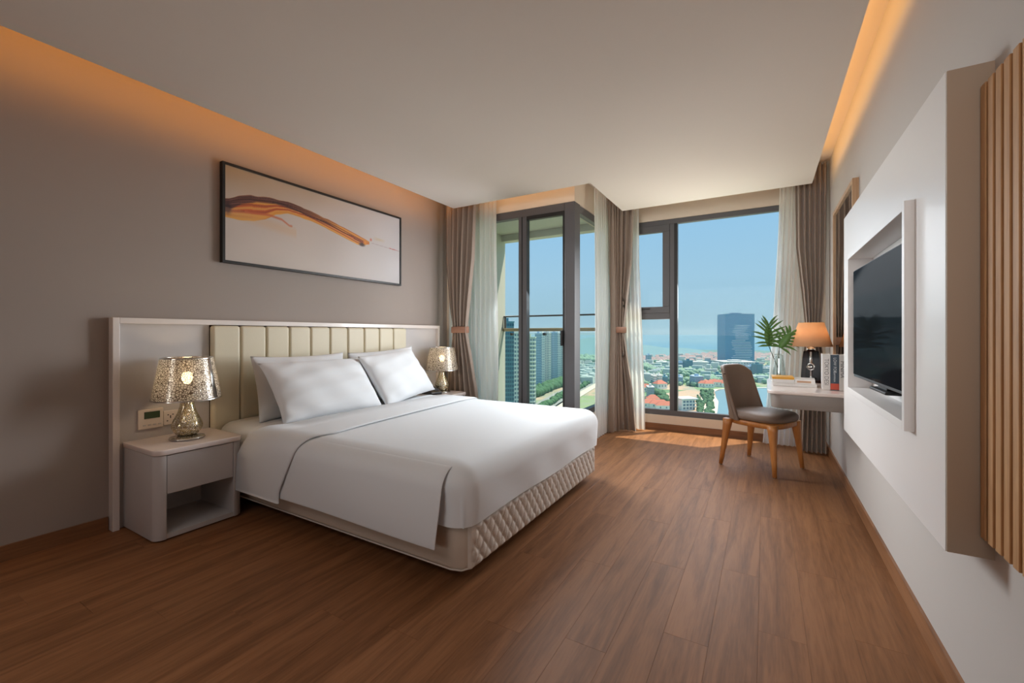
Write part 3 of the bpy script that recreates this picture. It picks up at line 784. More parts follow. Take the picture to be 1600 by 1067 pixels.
# ================================================================== picture
pc = empty('framed_painting', (-3.33, 2.455, 2.015), 0, 'long abstract painting of an orange and brown brushstroke in a black frame over the bed', 'painting')
T = Matrix.Translation((3.33, -2.455, -2.015))
y0, y1, z0, z1 = 1.589, 3.320, 1.658, 2.372; fw = .018
mb = MB(); mb.box(-3.33, -3.292, y0, y1, z1 - fw, z1); mb.box(-3.33, -3.292, y0, y1, z0, z0 + fw); mb.box(-3.33, -3.292, y0, y0 + fw, z0 + fw, z1 - fw); mb.box(-3.33, -3.292, y1 - fw, y1, z0 + fw, z1 - fw)
mb.xf(T).build('frame', M_black, pc)
GU, GV = 520, 214
U, V = np.meshgrid(np.linspace(0, 1, GU + 1), np.linspace(0, 1, GV + 1))
rs = np.random.RandomState(3)
def nz(fu, fv, seed):
    r = np.random.RandomState(seed); g = r.rand(int(fv) + 3, int(fu) + 3)
    x = U * fu; y = V * fv; xi = x.astype(int); yi = y.astype(int); a = x - xi; b = y - yi
    a = a * a * (3 - 2 * a); b = b * b * (3 - 2 * b)
    return (g[yi, xi] * (1 - a) + g[yi, xi + 1] * a) * (1 - b) + (g[yi + 1, xi] * (1 - a) + g[yi + 1, xi + 1] * a) * b
C = np.zeros(U.shape + (3,))
bgc = np.array([214, 202, 192.]) ; bg2 = np.array([186, 158, 122.]); bg3 = np.array([206, 204, 206.])
k = np.clip((V - .55) * 1.6 - U * 1.1 + .35 * nz(4, 3, 1), 0, 1)[..., None]
C[:] = bgc * (1 - k) + bg2 * k
k = np.clip(U * 1.5 - .6, 0, 1)[..., None]; C = C * (1 - k) + bg3 * k
C += (nz(6, 4, 2)[..., None] - .5) * 10
def spl(pts, u): return np.interp(u, [p[0] for p in pts], [p[1] for p in pts])
streak = nz(9, 70, 5)
def paint(mask, col, a=1.0):
    global C
    m_ = (np.clip(mask, 0, 1) * a)[..., None]; C = C * (1 - m_) + np.array(col, float) * m_
top = [(0, .64), (.016, .651), (.054, .701), (.105, .744), (.188, .775), (.277, .785), (.375, .762), (.48, .71), (.595, .65), (.70, .585), (.76, .54)]
dlow = [(0, .50), (.016, .535), (.066, .625), (.132, .694), (.217, .728), (.342, .704), (.444, .651), (.555, .607), (.678, .525), (.76, .49)]
low = [(0, .455), (.05, .455), (.12, .475), (.17, .52), (.22, .61), (.277, .65), (.375, .64), (.444, .61), (.517, .57), (.595, .52), (.678, .465), (.72, .47), (.76, .5)]
sm = lambda d, w: np.clip(d / w + .5, 0, 1)
tU, dU, lU = spl(top, U), spl(dlow, U), spl(low, U)
wob = (nz(30, 4, 8) - .5) * .012
inb = sm(tU + wob - V, .01) * sm(V - lU - wob * 1.5, .014) * (U < .765)
frac = (V - lU) / np.maximum(tU - lU, .01)
st = nz(7, 120, 9)
lines = np.sin(frac * 26 + U * 5 + 4 * nz(10, 6, 12)) * .5 + .5
paint(inb, (222, 140, 52)); paint(inb * sm(frac - .25, .3) * sm(.62 - frac, .2), (204, 92, 52), .85)
paint(inb * (lines > .72), (236, 176, 84), .75)
paint(inb * (lines < .16), (150, 60, 40), .6)
paint(inb * sm(.16 - frac, .12), (238, 172, 70), .8)
dark = sm(tU + wob - V, .008) * sm(V - dU, .02) * sm(.42 - U, .3)
paint(dark, (88, 48, 42), .95); paint(dark * (lines > .6), (132, 84, 74), .6); paint(dark * (np.sin(frac * 60 + U * 9) > .6), (50, 26, 24), .7)
ln = np.abs(V - (dU + .012 + .01 * np.sin(U * 30))) < .006; paint(ln * (U > .2) * (U < .72), (60, 28, 22), .8)
ln = np.abs(V - (dU + .05 - .04 * U)) < .003; paint(ln * (U > .45) * (U < .72), (60, 28, 22), .7)
paint(np.exp(-((U - .012) / .012) ** 2 - ((V - .55) / .05) ** 2) * 1.6, (50, 26, 30), .95)
tl = [(.1, .56), (.188, .579), (.247, .563), (.284, .511)]
d_ = np.abs(V - spl(tl, U)); paint(sm(.016 - .008 * (U * 3) - d_, .02) * (U > .08) * (U < .30), (208, 104, 66), .85)
paint(sm(.05 - np.abs(V - (.52 - (U) * .25)), .06) * (U < .32) * (V < .56), (224, 178, 130), .35)
paint(np.clip(1.5 - np.hypot((U - .712) / .022, (V - .478) / .026) * 1.2, 0, 1), (66, 52, 50), .95)
paint((np.abs(V - (.50 + (.72 - U) * .62)) < .006) * (U > .655) * (U < .72), (56, 40, 40), .9)
paint(np.clip(1.3 - np.hypot((U - .735) / .012, (V - .515) / .03), 0, 1), (232, 150, 50), .95)
paint(np.clip(1.3 - np.hypot((U - .775) / .008, (V - .575) / .022), 0, 1), (214, 110, 84), .9)
paint(np.clip(1.3 - np.hypot((U - .835) / .04, (V - .605) / .035), 0, 1) * (nz(40, 30, 4) > .35), (206, 186, 150), .6)
paint((np.abs(V - (.53 - (U - .79) * .14)) < .004) * (U > .78), (170, 150, 150), .6)
paint((np.abs(V - (.535 - (U - .79) * .16)) < .012 * np.clip((U - .9) * 20, 0, 1) * np.clip((1.0 - U) * 12, 0, 1)), (190, 104, 90), .8)
C = np.clip(C, 0, 255) / 255
Clin = np.where(C <= .04045, C / 12.92, ((C + .055) / 1.055) ** 2.4) * .82
ya, yb, za, zb = y0 + fw, y1 - fw, z0 + fw, z1 - fw
co = np.stack([np.full(U.shape, -3.300 + 3.33), ya + U * (yb - ya) - 2.455, za + V * (zb - za) - 2.015], -1).reshape(-1, 3)
n1_ = GU + 1; I, J = np.meshgrid(np.arange(GU), np.arange(GV)); q = (J * n1_ + I).ravel()
fc = np.stack([q, q + 1, q + 1 + n1_, q + n1_], 1)
me = bpy.data.meshes.new('canvas'); me.from_pydata(co.tolist(), [], fc.tolist())
ca = me.color_attributes.new('paint', 'FLOAT_COLOR', 'POINT'); ca.data.foreach_set('color', np.concatenate([Clin.reshape(-1, 3), np.ones((U.size, 1))], 1).ravel())
mc = bpy.data.materials.new('painted_canvas'); mc.use_nodes = True; at_ = mc.node_tree.nodes.new('ShaderNodeVertexColor'); at_.layer_name = 'paint'
mc.node_tree.links.new(at_.outputs[0], mc.node_tree.nodes['Principled BSDF'].inputs['Base Color']); mc.node_tree.nodes['Principled BSDF'].inputs['Roughness'].default_value = .5
me.materials.append(mc); o = bpy.data.objects.new('canvas', me); COL.objects.link(o); o.parent = pc
B(-3.33, -3.302, ya, yb, za, zb).xf(T).build('backboard', M_black, pc)

# ================================================================== tv wall panel
tp = empty('tv_wall_panel', (.48, 2.5, .545), 0, 'large white lacquered wall panel with a framed recess for the television', 'wall panel')
T = Matrix.Translation((-.48, -2.5, -.545))
PX, PY0, PY1, PZ0, PZ1 = .435, 1.651, 3.44, .545, 1.882
NY0, NY1, NZ0, NZ1 = 1.967, 3.085, .850, 1.574
q_ = .012
mb = MB(); mb.box(PX, XR, PY0, PY1, NZ1 + q_, PZ1); mb.box(PX, XR, PY0, PY1, PZ0, NZ0 - q_); mb.box(PX, XR, PY0, NY0 - q_, NZ0 - q_, NZ1 + q_); mb.box(PX, XR, NY1 + q_, PY1, NZ0 - q_, NZ1 + q_); mb.box(XR - .012, XR, NY0, NY1, NZ0, NZ1)
mb.xf(T).build('panel_board', M_panelw, tp)
B(PX + .002, XR, PY0 - .006, PY0 - .0005, PZ0 + .001, PZ1 - .001).xf(T).build('end_panel', M_taupe_lam, tp)
mb = MB(); fo = .030; fx = .408
mb.box(fx, XR - .012, NY0 - .028, NY0, NZ0 - fo, NZ1 + fo); mb.box(fx, XR - .012, NY1, NY1 + .028, NZ0 - fo, NZ1 + fo)
mb.box(fx, XR - .012, NY0, NY1, NZ1, NZ1 + fo); mb.box(fx, XR - .012, NY0, NY1, NZ0 - fo, NZ0)
mb.xf(T).build('recess_frame', M_panelw, tp, bevel=.0015)

# television, turned slightly on its bracket
tv = empty('television', (.455, 2.487, 1.208), radians(1.9), 'flat black television mounted in the recess of the white wall panel', 'television')
B(-.02, .018, -.486, .486, -.287, .287).build('tv_body', M_tvb, tv, bevel=.004)
B(-.023, -.0195, -.480, .480, -.272, .281).build('screen', M_tvs, tv)
B(.018, .058, -.2, .2, -.15, .15).build('bracket', M_black, tv)
mb = MB(); mb.box(-.03, .055, -.16, .10, -.312, -.300); mb.box(-.012, .02, -.10, .04, -.300, -.2875); mb.build('stand_neck', M_gasket, tv, bevel=.003)

# ================================================================== slatted panel
sp = empty('slatted_wall_panel', (.515, 1.2, .605), 0, 'oak slatted wall panel at the right edge, next to the white television panel', 'wall panel')
T = Matrix.Translation((-.515, -1.2, -.605))
B(.518, XR, .70, 1.643, .607, 1.815).xf(T).build('backing_board', M_slatback, sp)
sm_ = B(-.0145, .003, -.0145, .0145, 0, 1.21).mesh('slat', M_slat)
for k in range(21):
    o = bpy.data.objects.new('slat', sm_); COL.objects.link(o); o.parent = sp; o.location = (0, 1.606 + .018 - k * .0437 - 1.2, 0)
    bv = o.modifiers.new('b', 'BEVEL'); bv.width = .0012; bv.segments = 1

# ================================================================== mirror
mi = empty('wall_mirror', (.515, 4.045, .77), 0, 'tall wall mirror in an oak frame above the desk', 'mirror')
T = Matrix.Translation((-.515, -4.045, -.77))
my0, my1, mz0, mz1, mw_ = 3.57, 4.52, .768, 2.175, .03
B(.505, XR, my0 + mw_, my1 - mw_, mz0 + mw_, mz1 - mw_).xf(T).build('mirror_glass', M_mirror, mi)
mb = MB(); mb.box(.495, XR, my0, my0 + mw_, mz0, mz1); mb.box(.495, XR, my1 - mw_, my1, mz0, mz1); mb.box(.495, XR, my0 + mw_, my1 - mw_, mz1 - mw_, mz1); mb.box(.495, XR, my0 + mw_, my1 - mw_, mz0, mz0 + mw_)
mb.xf(T).build('frame', M_mirrorf, mi, bevel=.002)

# ================================================================== desk
dk = empty('desk', (.28, 4.06, .62), 0, 'wall hung desk with pale stone top and taupe apron between mirror and chair', 'desk')
T = Matrix.Translation((-.28, -4.06, -.62))
MB().rslab(.015, XR, 3.575, 4.545, .726, .750, r=.07, bev=.004, seg=8, corners=(0.1, 1, 1, 0.1)).xf(T).build('desk_top', M_stone, dk)
MB().rslab(.04, XR, 3.592, 4.53, .625, .7255, r=.07, bev=.003, seg=8, corners=(0.1, 1, 1, 0.1)).xf(T).build('desk_apron', M_desk, dk)

# ================================================================== chair
ch = empty('dining_chair', (-.025, 4.335, 0), radians(-26.7), 'brown leather chair with beech legs drawn up to the desk', 'chair')
ch.scale = (1, 1, 1)
# legs (local +x is the front)
for sx_, sy_ in ((-1, -1), (-1, 1), (1, -1), (1, 1)):
    top_ = (.185 * sx_, .195 * sy_); bot = (.222 * sx_ if sx_ > 0 else -.232, .232 * sy_)
    rows = []
    for t_, hw_ in ((0, .0125), (.25, .0155), (.6, .021), (.88, .028), (1, .034)):
        x_ = bot[0] + (top_[0] - bot[0]) * t_; y_ = bot[1] + (top_[1] - bot[1]) * t_; z = .005 + .405 * t_
        rows.append([(x_ + hw_ * c1_, y_ + hw_ * c2_ * .85, z) for c1_, c2_ in ((-1, -1), (0, -1.12), (1, -1), (1.12, 0), (1, 1), (0, 1.12), (-1, 1), (-1.12, 0))])
    mb = MB().grid(rows, close=True); mb.f.append(tuple(range(8))[::-1]); mb.sm.append(False); mb.f.append(tuple(32 + k for k in range(8))); mb.sm.append(False)
    lg = mb.build('leg', M_chairw, ch)
    MB().lathe([(.011, 0), (.011, .006)], bot[0], bot[1], 12).build('glide', M_silver, lg)
def seat_out(a, rear, front, hy, n=64, pw=3.2):
    c, s = cos(a), sin(a)
    x_ = (front if c > 0 else rear) * abs(c) ** (2 / pw) * (1 if c > 0 else -1); y_ = hy * abs(s) ** (2 / pw) * (1 if s > 0 else -1)
    return x_, y_ * (1 + .06 * x_ / .23)
def seat_ring(sc, z, dz=0): return [(lambda p: (p[0] * sc, p[1] * sc, z + dz * (p[0] / .24)))(seat_out(2 * pi * k / 64, .222, .235, .218)) for k in range(64)]
mb = MB().grid([seat_ring(.93, .372), seat_ring(1.0, .380), seat_ring(1.0, .412), seat_ring(.96, .420)], close=True)
mb.f.append(tuple(range(64))[::-1]); mb.sm.append(False); mb.f.append(tuple(192 + k for k in range(64))); mb.sm.append(False); mb.build('seat_rail', M_chairw, ch)
mb = MB().grid([seat_ring(.95, .4195), seat_ring(1.03, .426), seat_ring(1.06, .444), seat_ring(1.05, .464), seat_ring(.98, .482), seat_ring(.82, .493), seat_ring(.5, .498), seat_ring(.2, .50)], close=True)
mb.f.append(tuple(range(64))[::-1]); mb.sm.append(False); mb.f.append(tuple(448 + k for k in range(64))); mb.sm.append(True); mb.build('seat_cushion', M_leather, ch)
# shell back: wraps forward at the seat, flattens to the top
rows = []; nzk, nw = 26, 36
def shell(w, t, front):
    hwid = .236 - .010 * t
    z0_ = .412; zt = .868 - .07 * abs(w) ** 5
    z = z0_ + (zt - z0_) * t
    y_ = w * hwid; wrap = .035 * (1 - t) ** 1.2 + .085
    x_ = -.222 - .080 * t + wrap * abs(w) ** 3.6
    th_ = .044 - .010 * t - .012 * abs(w) ** 4
    if front: x_ += th_; y_ *= (1 - .07 * abs(w) ** 2)
    return (x_, y_, z)
outer = [[shell(-1 + 2 * j / nw, i / nzk, 0) for j in range(nw + 1)] for i in range(nzk + 1)]
inner = [[shell(-1 + 2 * j / nw, i / nzk, 1) for j in range(nw + 1)] for i in range(nzk + 1)]
loops = []
for i in range(nzk + 1):
    a_, b_ = outer[i], inner[i]
    mid = lambda p, q, o_: tuple((p[k] + q[k]) / 2 + o_[k] for k in range(3))
    loops.append(a_ + [mid(a_[-1], b_[-1], (.003, .006, 0))] + b_[::-1] + [mid(a_[0], b_[0], (.003, -.006, 0))])
mb = MB().grid(loops, close=True)
nn_ = len(loops[0]); b0 = nzk * nn_
# top closing strip, slightly crowned
crown = [[outer[nzk][j], tuple((outer[nzk][j][k] + inner[nzk][j][k]) / 2 + (0, 0, .010)[k] for k in range(3)), inner[nzk][j]] for j in range(nw + 1)]
mb.grid(crown); mb.grid([[outer[0][j], inner[0][j]] for j in range(nw + 1)])
o = mb.build('backrest', M_leather, ch)
bm = bmesh.new(); bm.from_mesh(o.data); bmesh.ops.remove_doubles(bm, verts=bm.verts, dist=.0002); bmesh.ops.recalc_face_normals(bm, faces=bm.faces); bm.to_mesh(o.data); bm.free()
MB().tube([tuple(Vector(p) + Vector((0, 0, .0))) for p in [outer[i][0] for i in range(nzk + 1)] + outer[nzk][1:-1] + [outer[i][nw] for i in range(nzk, -1, -1)]], .0022, 6).build('piping', M_leather, o)

# ================================================================== desk lamp
dl = empty('table_lamp', (.335, 4.40, .75), 0, 'small desk lamp with plain orange shade and dark glass base by the mirror', 'table lamp')
MB().lathe([(.100, 0), (.102, .006), (.084, .20), (.074, .255), (.034, .262)], n=4, smooth=False).xf(Matrix.Rotation(radians(40), 4, 'Z')).build('glass_base', M_dark_glass, dl)
MB().lathe([(.022, .262), (.030, .266), (.030, .286), (.012, .290), (.012, .33)], n=24).build('collar', M_silver, dl)
mb = MB(); a_ = radians(-135 + 15)
fr = Vector((-.008, -.092, 0)); mb.tube([fr + Vector((0, 0, .02)), fr + Vector((0, 0, .10))], .006, 10); mb.lathe([(.014, .012), (.016, .02), (.006, .028)], fr.x, fr.y, 16)
mb.build('stem_foot', M_silver, dl); mb = MB().tube([fr + Vector((0, 0, .16)), fr + Vector((0, 0, .255))], .009, 10)
mb.build('silver_stem', M_silver, dl)
mb = MB(); mb.tube([fr + Vector((.026 * cos(t) * .8, -.026 * cos(t) * .6, .132 + .026 * sin(t))) for t in np.linspace(0, 2 * pi, 25)], .006, 8, caps=False); mb.tube([fr + Vector((-.03, .0, .13)), fr + Vector((.01, -.008, .13))], .010, 10)
mb.build('ring_ornament', M_silver, dl)
MB().lathe([(.150, .297), (.089, .497)], n=56, cap0=False, cap1=False).build('shade', M_orange, dl, solid=.002)
MB().lathe([(.006, .33), (.020, .345), (.026, .37), (.020, .395), (.004, .405)], n=16).build('bulb', mat('dim_bulb', (255, 226, 180), .4, emit=((255, 214, 160), 3)), dl)
add_light('desk_bulb', 'POINT', (.335, 4.40, .75 + .42), .85, (1, .90, .76), radius=.03)

# ================================================================== vase and fern leaves
va = MB().lathe([(.046, 0), (.050, .006), (.051, .02), (.046, .09), (.038, .17), (.034, .215), (.036, .232), (.034, .232), (.032, .215), (.036, .17), (.044, .09), (.048, .02), (.045, .012)], n=36, cap0=True, cap1=True).build('glass_vase', M_clear)
va.location = (.105, 4.33, .75); tag(va, 'clear tapered glass flask holding two green leaves on the desk', 'vase')
def leaf(name, base, stem_foot, axis, side, length, halfw, n, label, seed):
    rnd = random.Random(seed)
    t = empty(name, stem_foot, 0, label, 'leaf', 'cut leaves in the glass flask')
    fo = Vector(stem_foot); base = Vector(base) - fo; ax = Vector(axis).normalized(); sd = Vector(side).normalized(); nm = ax.cross(sd)
    p = [Vector((0, 0, 0)).lerp(base, q) + Vector((.004 * sin(q * 5), 0, .0)) for q in np.linspace(0, 1, 9)]
    MB().tube(p + [base + ax * length * .5], [.0034] * 9 + [.0016], 6).build('stem', M_stem, t)
    blade = MB()
    # central blade strip
    r = []
    for q in np.linspace(0, 1, 12):
        wd = halfw * .26 * (sin(pi * min(1, q * 1.05 + .05)) ** .6) * (1 - .3 * q)
        c = base + ax * length * q + nm * .015 * sin(q * 2)
        r.append([c - sd * wd, c + nm * .004, c + sd * wd])
    blade.grid(r)
    blade.build('blade', M_leaf, t, solid=.0006)
    for k in range(n):
        for sg in (-1, 1):
            q = .02 + .93 * k / n; ln = halfw * (1.05 - .55 * abs(q - .35) * 1.6) * rnd.uniform(.85, 1.1)
            ang = radians(-12 + 82 * q + rnd.uniform(-7, 7))
            d = (sd * sg * cos(ang) + ax * sin(ang)).normalized()
            c = base + ax * length * q
            pr = d.cross(nm).normalized(); g_ = []
            for h in np.linspace(0, 1, 8):
                wd = .0056 * (.6 + 1.1 * sin(pi * h ** .9)) * (1 - h ** 4) + .0004
                cc = c + d * ln * h - nm * .03 * h * h * rnd.uniform(.6, 1.2) + ax * .012 * sin(h * 2.4)
                g_.append([cc - pr * wd, cc + nm * .002, cc + pr * wd])
            MB().grid(g_).build('lobe', M_leaf, t, solid=.0005)
    return t
leaf('fern_leaf', (.035, 4.34, 1.045), (.12, 4.335, .775), (-.02, .04, 1), (1, .45, .0), .22, .155, 8, 'upright green lobed leaf leaning left out of the glass flask', 3)
leaf('fern_leaf', (.112, 4.33, 1.035), (.085, 4.33, .775), (.50, .15, .80), (-.82, .1, .50), .17, .14, 7, 'green lobed leaf leaning right towards the orange lamp shade', 9)

# ================================================================== books and magazines on the desk
def book(name, loc, rz, w, d, h, cover, label, group=None, pages=(236, 230, 220), standing=False):
    t = empty(name, loc, rz, label, 'book', group)
    if not standing:
        mb = MB(); mb.box(0, w, 0, d, 0, .003); mb.box(0, w, 0, d, h - .003, h); mb.box(0, w, -.002, .001, 0, h); mb.build('cover', cover, t, bevel=.0008)
        B(.003, w - .003, .001, d - .004, .003, h - .003).build('pages', mat('paper', pages, .8), t)
    else:
        mb = MB(); mb.box(0, .003, 0, d, 0, h); mb.box(w - .003, w, 0, d, 0, h); mb.box(0, w, -.002, .001, 0, h); mb.build('cover', cover, t, bevel=.001)
        B(.003, w - .003, .001, d - .005, .003, h - .003).build('pages', mat('paper', pages, .8), t)
    return t
M_cw = mat('white_cover', (226, 224, 222), .35); M_cy = mat('yellow_cover', (222, 160, 40), .4); M_cn = mat('navy_cover', (44, 66, 84), .4)
M_ink = mat('ink', (50, 48, 50), .6); M_inkg = mat('grey_ink', (128, 124, 126), .6); M_wt = mat('white_ink', (210, 218, 222), .6); M_red = mat('red_cover', (206, 74, 44), .45)
b1 = book('magazine', (.055, 3.93, .751), radians(-2), .28, .20, .020, M_cw, 'thin white magazine lying lowest on the desk under the other books', 'books lying on the desk')
b2 = book('lying_book', (.050, 3.945, .772), radians(1), .145, .19, .028, M_cw, 'white book with yellow cover lying on the desk before the glass flask', 'books lying on the desk')
B(.0, .145, -.0, .19, .028, .046).build('yellow_top', M_cy, b2, bevel=.002)
b3 = book('lying_book', (.20, 3.935, .772), radians(-3), .125, .20, .034, M_cw, 'white picture book lying on the desk beside the yellow one', 'books lying on the desk')
B(.012, .10, -.003, -.0018, .010, .024).build('cover_picture', mat('cover_print', (190, 150, 120), .5), b3)
g_ = 'books standing on the desk'
RX = Matrix.Rotation(pi / 2, 4, 'X')
def spine_text(parent, body, size, x_, zc, m, dirn=-1, sx_=1.0):
    M_ = Matrix.Translation((x_, -.0024, zc)) @ RX @ Matrix.Rotation(-pi / 2, 4, 'Z') @ Matrix.Diagonal((sx_, 1, 1, 1))
    text_mesh('lettering', body, size, m, M_, parent)
b4 = book('standing_book', (.357, 3.81, .751), radians(-3), .047, .19, .255, M_cw, 'white standing book with grey lettering, leftmost of the three', g_, standing=True)
spine_text(b4, 'TOKYO DESI', .036, .024, .128, M_inkg, sx_=.92)
b5 = book('standing_book', (.4055, 3.805, .751), radians(-3), .047, .19, .252, M_cn, 'navy standing book with white lettering and a red foot band', g_, standing=True)
B(-.001, .048, -.0032, -.0019, .004, .048).build('red_band', M_red, b5)
spine_text(b5, 'LOW FOR', .024, .0235, .178, M_wt); spine_text(b5, 'Common', .020, .0235, .098, M_wt)
b6 = book('standing_book', (.454, 3.80, .751), radians(-3), .040, .19, .252, M_cw, 'white standing book lettered MINIMA in black, rightmost of the three', g_, standing=True)
spine_text(b6, 'MINIMA', .034, .018, .150, M_ink)
mb = MB(); mb.tube([(.034, -.003, .118), (.024, -.003, .10), (.030, -.003, .085), (.036, -.003, .055)], .0022, 6); mb.tube([(.022, -.003, .105), (.034, -.003, .100)], .0022, 6); mb.build('printed_mark', M_ink, b6)
#CITY
# ================================================================== the city outside, 62 m below
GZ = -62.0
def gnd(px, py, z=GZ):
    u = (px - 800) / F_PX; v = (HOR - py) / F_PX; t = (z - EYE) / v
    return Vector((t * (-sin(TH) + u * cos(TH)), t * (cos(TH) + u * sin(TH)), z))
def dist(py, z=GZ): return (EYE - z) * F_PX / (py - HOR)
def ground_mat():
    m = bpy.data.materials.new('city_ground'); m.use_nodes = True; n = m.node_tree; b = n.nodes['Principled BSDF']; L = n.links
    t = n.nodes.new('ShaderNodeTexCoord'); v = n.nodes.new('ShaderNodeTexVoronoi'); v.inputs['Scale'].default_value = .016
    L.new(t.outputs['Object'], v.inputs['Vector']); s = n.nodes.new('ShaderNodeSeparateColor'); L.new(v.outputs['Color'], s.inputs[0])
    no = n.nodes.new('ShaderNodeTexNoise'); no.inputs['Scale'].default_value = .06; no.inputs['Detail'].default_value = 6; L.new(t.outputs['Object'], no.inputs['Vector'])
    a = n.nodes.new('ShaderNodeMath'); a.operation = 'MULTIPLY_ADD'; a.inputs[1].default_value = .55
    h = n.nodes.new('ShaderNodeMath'); h.operation = 'MULTIPLY'; h.inputs[1].default_value = .5
    L.new(no.outputs[0], h.inputs[0]); L.new(s.outputs[0], a.inputs[0]); L.new(h.outputs[0], a.inputs[2])
    r = n.nodes.new('ShaderNodeValToRGB'); L.new(a.outputs[0], r.inputs[0]); e = r.color_ramp.elements
    e[0].position = .15; e[0].color = lin(92, 124, 98); e[1].position = .85; e[1].color = lin(176, 168, 150)
    for p_, c_ in ((.35, (116, 146, 108)), (.5, (146, 162, 120)), (.62, (150, 156, 140)), (.74, (188, 164, 140))): q_ = e.new(p_); q_.color = lin(*c_)
    L.new(r.outputs[0], b.inputs['Base Color']); b.inputs['Roughness'].default_value = .95; b.inputs['Specular IOR Level'].default_value = .1
    return m
def flat(name, pts, z, m, thick=.4, parent=None):
    return MB().prism([(p.x, p.y) for p in pts], z - thick, z).build(name, m, parent)
coast = [gnd(-900, 548), gnd(500, 547), gnd(800, 545), gnd(960, 545), gnd(1045, 549), gnd(1130, 552), gnd(1215, 555), gnd(1330, 557), gnd(1900, 556)]
land = [Vector((1500, -200, 0)), *reversed(coast), Vector((-3000, -200, 0))]
struct(flat('city_ground', land, GZ, ground_mat()))
M_sea = mat('sea_water', (84, 134, 158), .5, spec=.1)
struct(B(-30000, 30000, -200, 40000, GZ - 3, GZ - 1.5).build('sea', M_sea))
M_lake = mat('lake_water', (112, 146, 158), .4, spec=.25)
lake = [gnd(*p) for p in ((1117, 612), (1135, 607), (1180, 605), (1260, 604), (1330, 620), (1400, 700), (1125, 700), (1112, 660), (1119, 640), (1120, 626))]
tag(flat('lake', lake, GZ + .3, M_lake), 'pale lake behind the chair beyond the big window', 'lake')
M_path = mat('pale_paving', (206, 200, 184), .9); M_road = mat('road_asphalt', (150, 152, 150), .9)
def strip(name, pts, w, m, z=.5):
    P_ = [gnd(*p) for p in pts]; a = []; b = []
    for i, p in enumerate(P_):
        d = (P_[min(i + 1, len(P_) - 1)] - P_[max(i - 1, 0)]).normalized(); nrm = Vector((-d.y, d.x, 0)) * w / 2
        a.append(p + nrm + Vector((0, 0, z))); b.append(p - nrm + Vector((0, 0, z)))
    return MB().grid([a, b], False).build(name, m, None, solid=.4)
tag(strip('lake_promenade', [(1110, 660), (1116, 642), (1118, 628), (1110, 614), (1119, 609), (1160, 607), (1215, 606), (1300, 606)], 5, M_path), 'pale promenade curving around the lake shore', 'path')
tag(strip('park_path', [(1094, 660), (1100, 640), (1101, 630), (1095, 622)], 6, M_path), 'pale path through the trees beside the lake', 'path')
for pts, w, lb in (([(760, 690), (845, 638), (890, 612), (930, 592), (990, 570)], 22, 'wide boulevard running diagonally below the balcony'),
                   ([(800, 700), (880, 632), (935, 600), (1000, 574)], 9, 'narrow road beside the boulevard below the balcony'),
                   ([(1000, 586), (1040, 580), (1100, 577), (1200, 580), (1300, 578)], 9, 'pale road crossing the far side of the lake district')):
    tag(strip('road', pts, w, M_road if w > 10 else M_path), lb, 'road')

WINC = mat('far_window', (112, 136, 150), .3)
def building(name, px0, px1, pyb, pyt, depth, yaw, body, floors, cols, label, group=None, win=WINC, wfrac=(.62, .55), fins=None, roofm=None, sides=True, balc=None):
    """box block standing on the ground; the face towards the room spans px0..px1"""
    d = dist(pyb); Wd = (px1 - px0) / F_PX * d; H = (pyb - pyt) / F_PX * d
    p = gnd((px0 + px1) / 2, pyb); rz = TH + yaw
    t = empty(name, tuple(p), rz, label, 'building', group)
    B(-Wd / 2, Wd / 2, 0, depth, 0, H).build('wall', body, t)
    mb = MB(); fh = H / floors; cw = Wd / cols
    for i in range(floors):
        za = i * fh + fh * (1 - wfrac[1]) / 2; zb = za + fh * wfrac[1]
        for j in range(cols):
            xa = -Wd / 2 + j * cw + cw * (1 - wfrac[0]) / 2; mb.box(xa, xa + cw * wfrac[0], -.15, .1, za, zb)
        if sides:
            nc = max(1, int(depth / cw)); c2 = depth / nc
            for j in range(nc):
                ya = j * c2 + c2 * .2
                mb.box(-Wd / 2 - .15, -Wd / 2 + .1, ya, ya + c2 * .6, za, zb); mb.box(Wd / 2 - .1, Wd / 2 + .15, ya, ya + c2 * .6, za, zb)
    stuff(mb.build('window_grid', win, t))
    if fins:
        mb = MB()
        for f_, w_, dp in fins: mb.box(-Wd / 2 + Wd * f_, -Wd / 2 + Wd * (f_ + w_), -dp, .2, 0, H * 1.01)
        mb.build('pilaster', M_bwhite, t)
    mb = MB(); mb.box(-Wd / 2 - .4, Wd / 2 + .4, -.4, depth + .4, H, H + .9); mb.box(-Wd * .2, Wd * .15, depth * .3, depth * .6, H + .9, H + 3.4)
    mb.build('roof', roofm or body, t)
    if balc:
        mb = MB()
        for i in range(1, floors): mb.box(-Wd / 2, Wd / 2, -balc, 0, i * fh - .15, i * fh + .9)
        stuff(mb.build('balcony_band', M_bwhite, t))
    return t
M_bwhite = mat('pale_render', (244, 244, 234), .8); M_bblue = mat('blue_grey_render', (164, 190, 210), .7); M_bgreen = mat('grey_green_render', (196, 206, 188), .8)
M_bglass = mat('blue_curtain_wall', (50, 118, 158), .25, spec=.6); M_bglass2 = mat('teal_curtain_wall', (70, 128, 142), .3); M_bgrey = mat('grey_render', (204, 208, 206), .8)
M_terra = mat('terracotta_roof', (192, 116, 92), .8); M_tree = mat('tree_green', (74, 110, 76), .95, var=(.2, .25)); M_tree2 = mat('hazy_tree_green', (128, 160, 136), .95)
M_hill = mat('hazy_hill', (104, 142, 148), .95)
